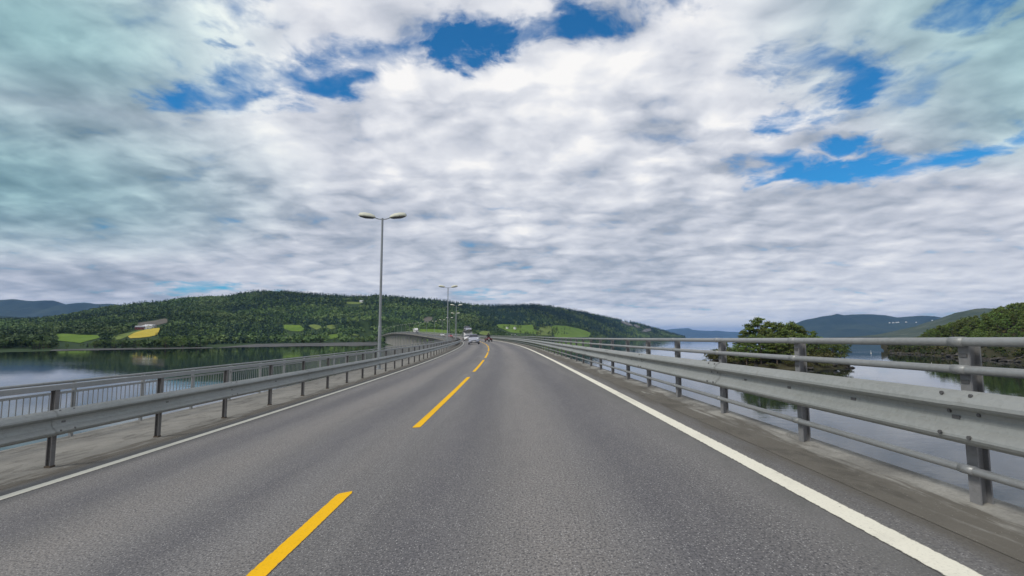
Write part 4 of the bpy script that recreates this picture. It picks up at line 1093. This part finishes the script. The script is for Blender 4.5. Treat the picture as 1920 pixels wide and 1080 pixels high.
def on_road(s, o, oncoming):
    x, y, z, p, b = frame(s); return RP(s, o, .004), (0, math.atan(b) * (1 if oncoming else -1), p + (math.pi if oncoming else 0))


def wheel(parent, x, y, r, w):
    s_ = 1 if x > 0 else -1
    e = MB().tube((x - w / 2, y, r), (x + w / 2, y, r), r, n=20)
    o_ = e.obj('wheel', CM['tyre_rubber'], parent, False)
    MB().tube((x + s_ * (w / 2 - .03), y, r), (x + s_ * (w / 2 + .012), y, r), r * .66, r * .6, n=16).obj('rim', CM['alloy'], o_)


def car(s, o, oncoming, paint, label, L=4.4, Wd=1.8, H=1.5, kind='hatch', group=None, at=None, name='car'):
    loc, rot = at if at else on_road(s, o, oncoming)
    e = empty(name, loc, rot); tag(e, label, 'car', group); hw, hl = Wd / 2, L / 2
    belt = H * .60; hood = H * .66 if kind != 'low' else H * .6
    # stations front to rear: y, bottom, shoulder height, top height, half width, half width of roof
    st = [(hl, .36, .52, .60, hw * .72, hw * .66), (hl - .10, .24, .60, hood - .10, hw * .88, hw * .76), (hl - .45, .20, belt - .10, hood - .03, hw * .97, hw * .80), (hl * .52, .20, belt - .03, hood + .02, hw, hw * .82),
          (hl * .40, .20, belt, hood + .06, hw, hw * .80), (hl * .02, .20, belt + .02, H - .03, hw, hw * .68), (-hl * .25, .20, belt + .03, H, hw, hw * .68), (-hl * .62, .20, belt + .04, H - .05, hw, hw * .67), (-hl * .93, .22, belt + .04, belt + .18, hw * .95, hw * .72), (-hl, .32, belt - .1, belt, hw * .84, hw * .68)]
    mb = MB(); rings = []
    for y, b_, sh, tp, w, wt_ in st:
        half = [(0, b_), (w * .86, b_), (w, b_ + .12), (w * 1.0, (b_ + sh) / 2), (w * .97, sh), (wt_ + (w - wt_) * .1, sh + (tp - sh) * .85), (wt_ * .8, tp), (0, tp + .015)]
        ring_ = [(x, y, z) for x, z in half] + [(-x, y, z) for x, z in half[-2:0:-1]]
        rings.append(ring_[::-1])
    mb.loft(rings); mb.obj('body', paint, e, True)
    g = CM['car_glass']
    def quad(nm, pts, off, mat): 
        p = [Vector(q) for q in pts]; n = (p[1] - p[0]).cross(p[2] - p[0]).normalized(); f = [q + n * off for q in p]; b_ = [q - n * .05 for q in p]
        return obj(nm, f + b_, [(0, 1, 2, 3), (7, 6, 5, 4), (0, 4, 5, 1), (1, 5, 6, 2), (2, 6, 7, 3), (3, 7, 4, 0)], mat, e)
    y0, y1 = hl * .385, hl * .05; z0, z1 = hood + .07, H - .09
    quad('windscreen', [(-hw * .78, y0, z0), (-hw * .655, y1, z1), (hw * .655, y1, z1), (hw * .78, y0, z0)][::-1], .03, g)
    quad('rear_window', [(-hw * .66, -hl * .66, H - .11), (-hw * .72, -hl * .90, belt + .22), (hw * .72, -hl * .90, belt + .22), (hw * .66, -hl * .66, H - .11)][::-1], .03, g)
    for sg in (-1, 1):
        for ya, yb in ((hl * .34, -.02), (-.08, -hl * .58)):
            pts = [(sg * hw * .985, ya, belt + .05), (sg * hw * .985, yb, belt + .07), (sg * hw * .735, yb, H - .13), (sg * hw * .735, min(ya, hl * .06), H - .13)]
            quad('side_window', pts if sg < 0 else pts[::-1], .012, g)
        hd = MB().ball((sg * hw * .74, hl - .15, hood - .16), (hw * .17, .16, .085), 10, 6).obj('headlight', CM['headlight_glass'], e, True)
        MB().box((sg * (hw + .1), hl * .33, belt + .10), (.20, .12, .14)).obj('mirror', paint, e)
        MB().box((sg * hw * .78, -hl + .02, belt - .02), (hw * .3, .06, .16)).obj('tail_light', CM['tail_red'], e)
        MB().box((sg * hw * .985, .06, belt - .12), (.03, .16, .03)).obj('door_handle', CM['black_plastic'], e)
        wheel(e, sg * (hw - .10), hl * .62, .315, .2); wheel(e, sg * (hw - .10), -hl * .60, .315, .2)
    gr = MB().add([(-hw * .50, hl + .005, .60), (hw * .50, hl + .005, .60), (hw * .34, hl + .025, .44), (-hw * .34, hl + .025, .44)] + [(-hw * .50, hl - .1, .60), (hw * .50, hl - .1, .60), (hw * .34, hl - .1, .44), (-hw * .34, hl - .1, .44)], [(0, 3, 2, 1), (0, 1, 5, 4), (1, 2, 6, 5), (2, 3, 7, 6), (3, 0, 4, 7)])
    gr.obj('grille', CM['black_plastic'], e)
    MB().box((0, hl - .06, .27), (hw * 1.5, .16, .12)).obj('bumper', CM['black_plastic'], e)
    MB().box((0, hl + .03, .40), (.5, .02, .11)).obj('number_plate', CM['plate_white'], e)
    return e


car(83.5, -1.72, True, CM['silver_paint'], 'silver car driving towards the camera, nearest in the oncoming lane', 4.3, 1.76, 1.62)
car(141, -1.75, True, CM['white_car_paint'], 'white car close behind the silver car in the oncoming lane', 4.4, 1.82, 1.5)
car(217, -1.75, True, CM['red_car_paint'], 'small red car beyond the bend beside the lamp poles', 4.2, 1.8, 1.5)
car(252, -1.75, True, CM['white_car_paint'], 'white car half hidden by the railing left of the red car', 4.4, 1.8, 1.45)


def box_truck(s, o, label):
    loc, rot = on_road(s, o, True); e = empty('truck', loc, rot); tag(e, label, 'truck')
    cb = MB(); 
    for y, zb, zt, w in ((8.0, .55, 1.9, 1.18), (7.97, .5, 2.0, 1.24), (7.75, .5, 3.45, 1.24), (7.4, .5, 3.75, 1.22), (5.9, .5, 3.78, 1.24)):
        cb.loft  # stations joined below
    st = [(8.0, .5, 1.95, 1.16), (7.92, .45, 2.1, 1.24), (7.72, .45, 3.2, 1.24), (7.3, .45, 3.72, 1.2), (5.9, .45, 3.8, 1.24)]
    cb.loft([[(-w, y, zb), (-w, y, zt - .1), (-w * .92, y, zt), (w * .92, y, zt), (w, y, zt - .1), (w, y, zb)] for y, zb, zt, w in st]).obj('cab', CM['truck_white'], e)
    obj('windscreen', [(-1.08, 7.955, 2.0), (1.08, 7.955, 2.0), (1.06, 7.77, 2.85), (-1.06, 7.77, 2.85), (-1.08, 7.8, 2.0), (1.08, 7.8, 2.0), (1.06, 7.6, 2.85), (-1.06, 7.6, 2.85)], [(3, 2, 1, 0), (0, 1, 5, 4), (1, 2, 6, 5), (2, 3, 7, 6), (3, 0, 4, 7)], CM['car_glass'], e)
    MB().box((0, 8.02, 1.45), (1.5, .06, .5)).obj('grille', CM['black_plastic'], e); MB().box((0, 8.02, .7), (2.4, .16, .5)).obj('bumper', CM['chassis_dark'], e)
    MB().box((0, -.2, 2.55), (2.5, 11.6, 2.8)).obj('trailer_box', CM['truck_white'], e); MB().box((0, .6, .95), (1.2, 13.6, .3)).obj('chassis', CM['chassis_dark'], e)
    for sg in (-1, 1):
        MB().box((sg * .9, 8.04, .98), (.4, .06, .22)).obj('headlight', CM['headlight_glass'], e); MB().box((sg * 1.4, 7.6, 2.4), (.22, .15, .7)).obj('mirror', CM['black_plastic'], e)
        for y in (7.0, 3.6, -2.6, -3.9, -5.2): wheel(e, sg * 1.05, y, .5, .32)


box_truck(397, -1.75, 'white box truck coming over the crest of the bridge')


def transporter(s, o):
    loc, rot = on_road(s, o, True); e = empty('car_transporter', loc, rot); tag(e, 'pale car transporter truck loaded with cars, mostly hidden behind the silver and white cars', 'truck')
    MB().loft([[(-w, y, .45), (-w, y, zt), (w, y, zt), (w, y, .45)] for y, zt, w in ((5.1, 1.6, 1.15), (5.0, 1.9, 1.22), (4.8, 2.2, 1.22), (3.6, 2.25, 1.22))]).obj('cab', CM['truck_white'], e)
    obj('windscreen', [(-1.05, 5.06, 1.5), (1.05, 5.06, 1.5), (1.05, 4.86, 2.1), (-1.05, 4.86, 2.1), (-1.05, 4.9, 1.5), (1.05, 4.9, 1.5), (1.05, 4.7, 2.1), (-1.05, 4.7, 2.1)], [(3, 2, 1, 0), (0, 1, 5, 4), (1, 2, 6, 5), (2, 3, 7, 6), (3, 0, 4, 7)], CM['car_glass'], e)
    MB().box((0, -1.2, .85), (2.4, 9.4, .16)).obj('lower_deck', CM['deck_steel'], e); MB().box((0, .2, 2.42), (2.4, 11., .12)).obj('upper_deck', CM['deck_steel'], e)
    for sg in (-1, 1):
        for y in (3.2, -1.2, -5.4): MB().box((sg * 1.2, y, 1.6), (.1, .14, 1.6)).obj('deck_post', CM['deck_steel'], e)
        for y in (4.3, -2.6, -3.8): wheel(e, sg * 1.0, y, .42, .3)
    rz = rot[2]; ca, sa = math.cos(rz), math.sin(rz)
    def on(x, y, z): return (loc[0] + ca * x - sa * y, loc[1] + sa * x + ca * y, loc[2] + z)
    g_ = 'cars carried on the transporter'
    car(0, 0, True, CM['silver_paint'], 'silver car riding on the front of the upper transporter deck', 3.9, 1.7, 1.3, at=(on(-.1, 3.2, 2.5), rot), group=g_)
    car(0, 0, True, CM['dark_car_paint'], 'dark car riding behind the silver one on the upper transporter deck', 4.1, 1.75, 1.7, at=(on(.1, -1.6, 2.5), rot), group=g_)
    car(0, 0, True, CM['white_car_paint'], 'white car carried on the lower transporter deck', 4.1, 1.75, 1.35, at=(on(0, -.4, .95), rot), group=g_)


transporter(156, -.85)


def skin_mesh(name, verts, edges, radii, mat, root=0, sub=2):
    me = bpy.data.meshes.new(name); me.from_pydata(verts, edges, []); o_ = bpy.data.objects.new(name, me); COL.objects.link(o_)
    md = o_.modifiers.new('skin', 'SKIN'); md.use_smooth_shade = True
    for i, r_ in enumerate(radii): me.skin_vertices[0].data[i].radius = (r_, r_); me.skin_vertices[0].data[i].use_root = (i == root)
    sb = o_.modifiers.new('sub', 'SUBSURF'); sb.levels = sub; sb.render_levels = sub
    dg = bpy.context.evaluated_depsgraph_get(); m2 = bpy.data.meshes.new_from_object(o_.evaluated_get(dg)); m2.materials.clear(); m2.materials.append(mat)
    m2.polygons.foreach_set('use_smooth', np.ones(len(m2.polygons), bool))
    bpy.data.objects.remove(o_); bpy.data.meshes.remove(me); return m2


def trike(s, o):
    loc, rot = on_road(s, o, False); e = empty('motor_trike', loc, rot); tag(e, 'dark red three-wheeled motorcycle riding away in the right lane', 'motorcycle')
    b = MB(); b.loft([[(-w, y, zb), (-w * 1.1, y, (zb + zt) / 2), (-w * .6, y, zt), (w * .6, y, zt), (w * 1.1, y, (zb + zt) / 2), (w, y, zb)] for y, zb, zt, w in ((1.35, .35, .55, .20), (1.1, .28, .84, .40), (.7, .25, .98, .46), (.3, .28, .84, .38), (-.1, .32, .72, .32), (-.6, .40, .76, .34), (-1.0, .50, .84, .28), (-1.12, .58, .80, .18))]).obj('body', CM['dark_red_paint'], e, True)
    MB().loft([[(-w, y, z - .08), (-w, y, z), (w, y, z), (w, y, z - .08)] for y, z, w in ((.25, .78, .14), (0., .74, .19), (-.45, .76, .2), (-.9, .86, .15))]).obj('seat', CM['black_plastic'], e)
    for sg in (-1, 1):
        wheel(e, sg * .64, .95, .29, .18)
        MB().loft([[(sg * .64 - .12, .95 + math.cos(a) * .34, .29 + math.sin(a) * .34), (sg * .64 + .12, .95 + math.cos(a) * .34, .29 + math.sin(a) * .34), (sg * .64 + .1, .95 + math.cos(a) * .37, .29 + math.sin(a) * .37), (sg * .64 - .1, .95 + math.cos(a) * .37, .29 + math.sin(a) * .37)] for a in (.1, .6, 1.2, 1.8, 2.4, 2.9)]).obj('fender', CM['dark_red_paint'], e)
        MB().tube((sg * .3, .85, .36), (sg * .58, .95, .30), .03).tube((sg * .3, 1.05, .42), (sg * .58, .97, .36), .025).obj('suspension_arm', CM['black_plastic'], e)
        MB().box((sg * .48, .72, 1.0), (.16, .05, .1)).obj('mirror', CM['alloy'], e)
        MB().box((sg * .33, -.55, .55), (.2, .5, .3)).obj('pannier', CM['dark_red_paint'], e)
    w_ = MB().tube((-.11, -.72, .31), (.11, -.72, .31), .31, n=20).obj('wheel', CM['tyre_rubber'], e); MB().tube((-.118, -.72, .31), (.118, -.72, .31), .19, n=16).obj('rim', CM['alloy'], w_)
    MB().tube((-.42, .38, 1.0), (-.12, .55, .96), .018).tube((.42, .38, 1.0), (.12, .55, .96), .018).tube((-.12, .55, .96), (.12, .55, .96), .018).obj('handlebar', CM['black_plastic'], e)
    obj('windshield', [(-.24, .92, .92), (.24, .92, .92), (.17, .72, 1.22), (-.17, .72, 1.22), (-.24, .90, .92), (.24, .90, .92), (.17, .70, 1.22), (-.17, .70, 1.22)], [(0, 1, 2, 3), (7, 6, 5, 4), (0, 4, 5, 1), (1, 5, 6, 2), (2, 6, 7, 3), (3, 7, 4, 0)], CM['car_glass'], e)
    MB().box((0, -1.13, .72), (.22, .04, .09)).obj('tail_light', CM['tail_red'], e); MB().box((0, -1.14, .52), (.2, .02, .17)).obj('number_plate', CM['plate_white'], e)
    # rider
    r = empty('person', loc, rot); tag(r, 'rider in black jacket and black helmet sitting on the motor trike', 'person')
    V = [(0, -.25, .86), (0, -.20, 1.10), (0, -.10, 1.32), (0, -.06, 1.42), (0, -.03, 1.50)]; E_ = [(0, 1), (1, 2), (2, 3), (3, 4)]; R_ = [.19, .185, .20, .085, .07]
    for sg in (-1, 1):
        n = len(V); V += [(sg * .19, -.09, 1.36), (sg * .31, .10, 1.15), (sg * .38, .34, 1.03), (sg * .40, .41, 1.02)]; E_ += [(2, n), (n, n + 1), (n + 1, n + 2), (n + 2, n + 3)]; R_ += [0.13, .06, .045, .045]
        n = len(V); V += [(sg * .12, -.2, .82), (sg * .30, .25, .82), (sg * .30, .18, .40), (sg * .30, .30, .33)]; E_ += [(0, n), (n, n + 1), (n + 1, n + 2), (n + 2, n + 3)]; R_ += [.11, .085, .065, .05]
    link('body', skin_mesh('body', V, E_, R_, CM['jacket_black']), r)
    MB().ball((0, -.02, 1.60), (.13, .16, .15), 14, 9).obj('helmet', CM['helmet_black'], r, True)
    MB().box((0, .125, 1.60), (.17, .05, .07)).obj('visor', CM['car_glass'], r)


trike(99.5, 1.35)

# ------------------------------------------------------------------ marks on the water
BM = {'yellow': simple('yellow_buoy_plastic', (.72, .62, .06), .4), 'white': simple('white_buoy_plastic', (.78, .78, .76), .4)}
t, m_ = px_dir(1883, 699); e = empty('buoy', (t * 153, 153, 0)); tag(e, 'round yellow mooring buoy on the dark water by the headland', 'buoy')
MB().ball((0, 0, .1), (.30, .30, .28), 14, 9).obj('float', BM['yellow'], e, True); MB().tube((0, 0, .36), (0, 0, .5), .03).obj('ring', M['bolt'], e)
for px, Y, lb in ((1633, 330, 'thin white marker pole standing in the water between islet and headland'), (1745, 190, 'white marker buoy on the water before the headland')):
    t, m_ = px_dir(px, 660); e = empty('marker_buoy', (t * Y, Y, 0)); tag(e, lb, 'buoy')
    MB().tube((0, 0, -.2), (0, 0, .35), .28, .24, 12).obj('float', BM['white'], e, True); MB().tube((0, 0, .3), (0, 0, 1.9 if Y > 200 else 1.3), .09, .06, 8).obj('pole', BM['white'], e, True)

# ------------------------------------------------------------------ air
hz = MB().box((0, 15000, 300), (82000, 44000, 608)).mesh('haze', None) if False else None
me = bpy.data.meshes.new('haze'); mb = MB().box((0, 17000, 298), (86000, 46000, 604)); me.from_pydata(mb.v, [], mb.f); hzo = link('haze', me); hzo['kind'] = 'stuff'
hm = bpy.data.materials.new('air'); hm.use_nodes = True; hm.node_tree.nodes.clear(); ht = NT(hm.node_tree)
pv = ht.node('ShaderNodeVolumePrincipled'); pv.inputs['Color'].default_value = (.27, .52, 1.0, 1); pv.inputs['Density'].default_value = 4.2e-5; pv.inputs['Anisotropy'].default_value = 0.
ou = ht.node('ShaderNodeOutputMaterial'); ht.l.new(pv.outputs[0], ou.inputs['Volume']); me.materials.append(hm)
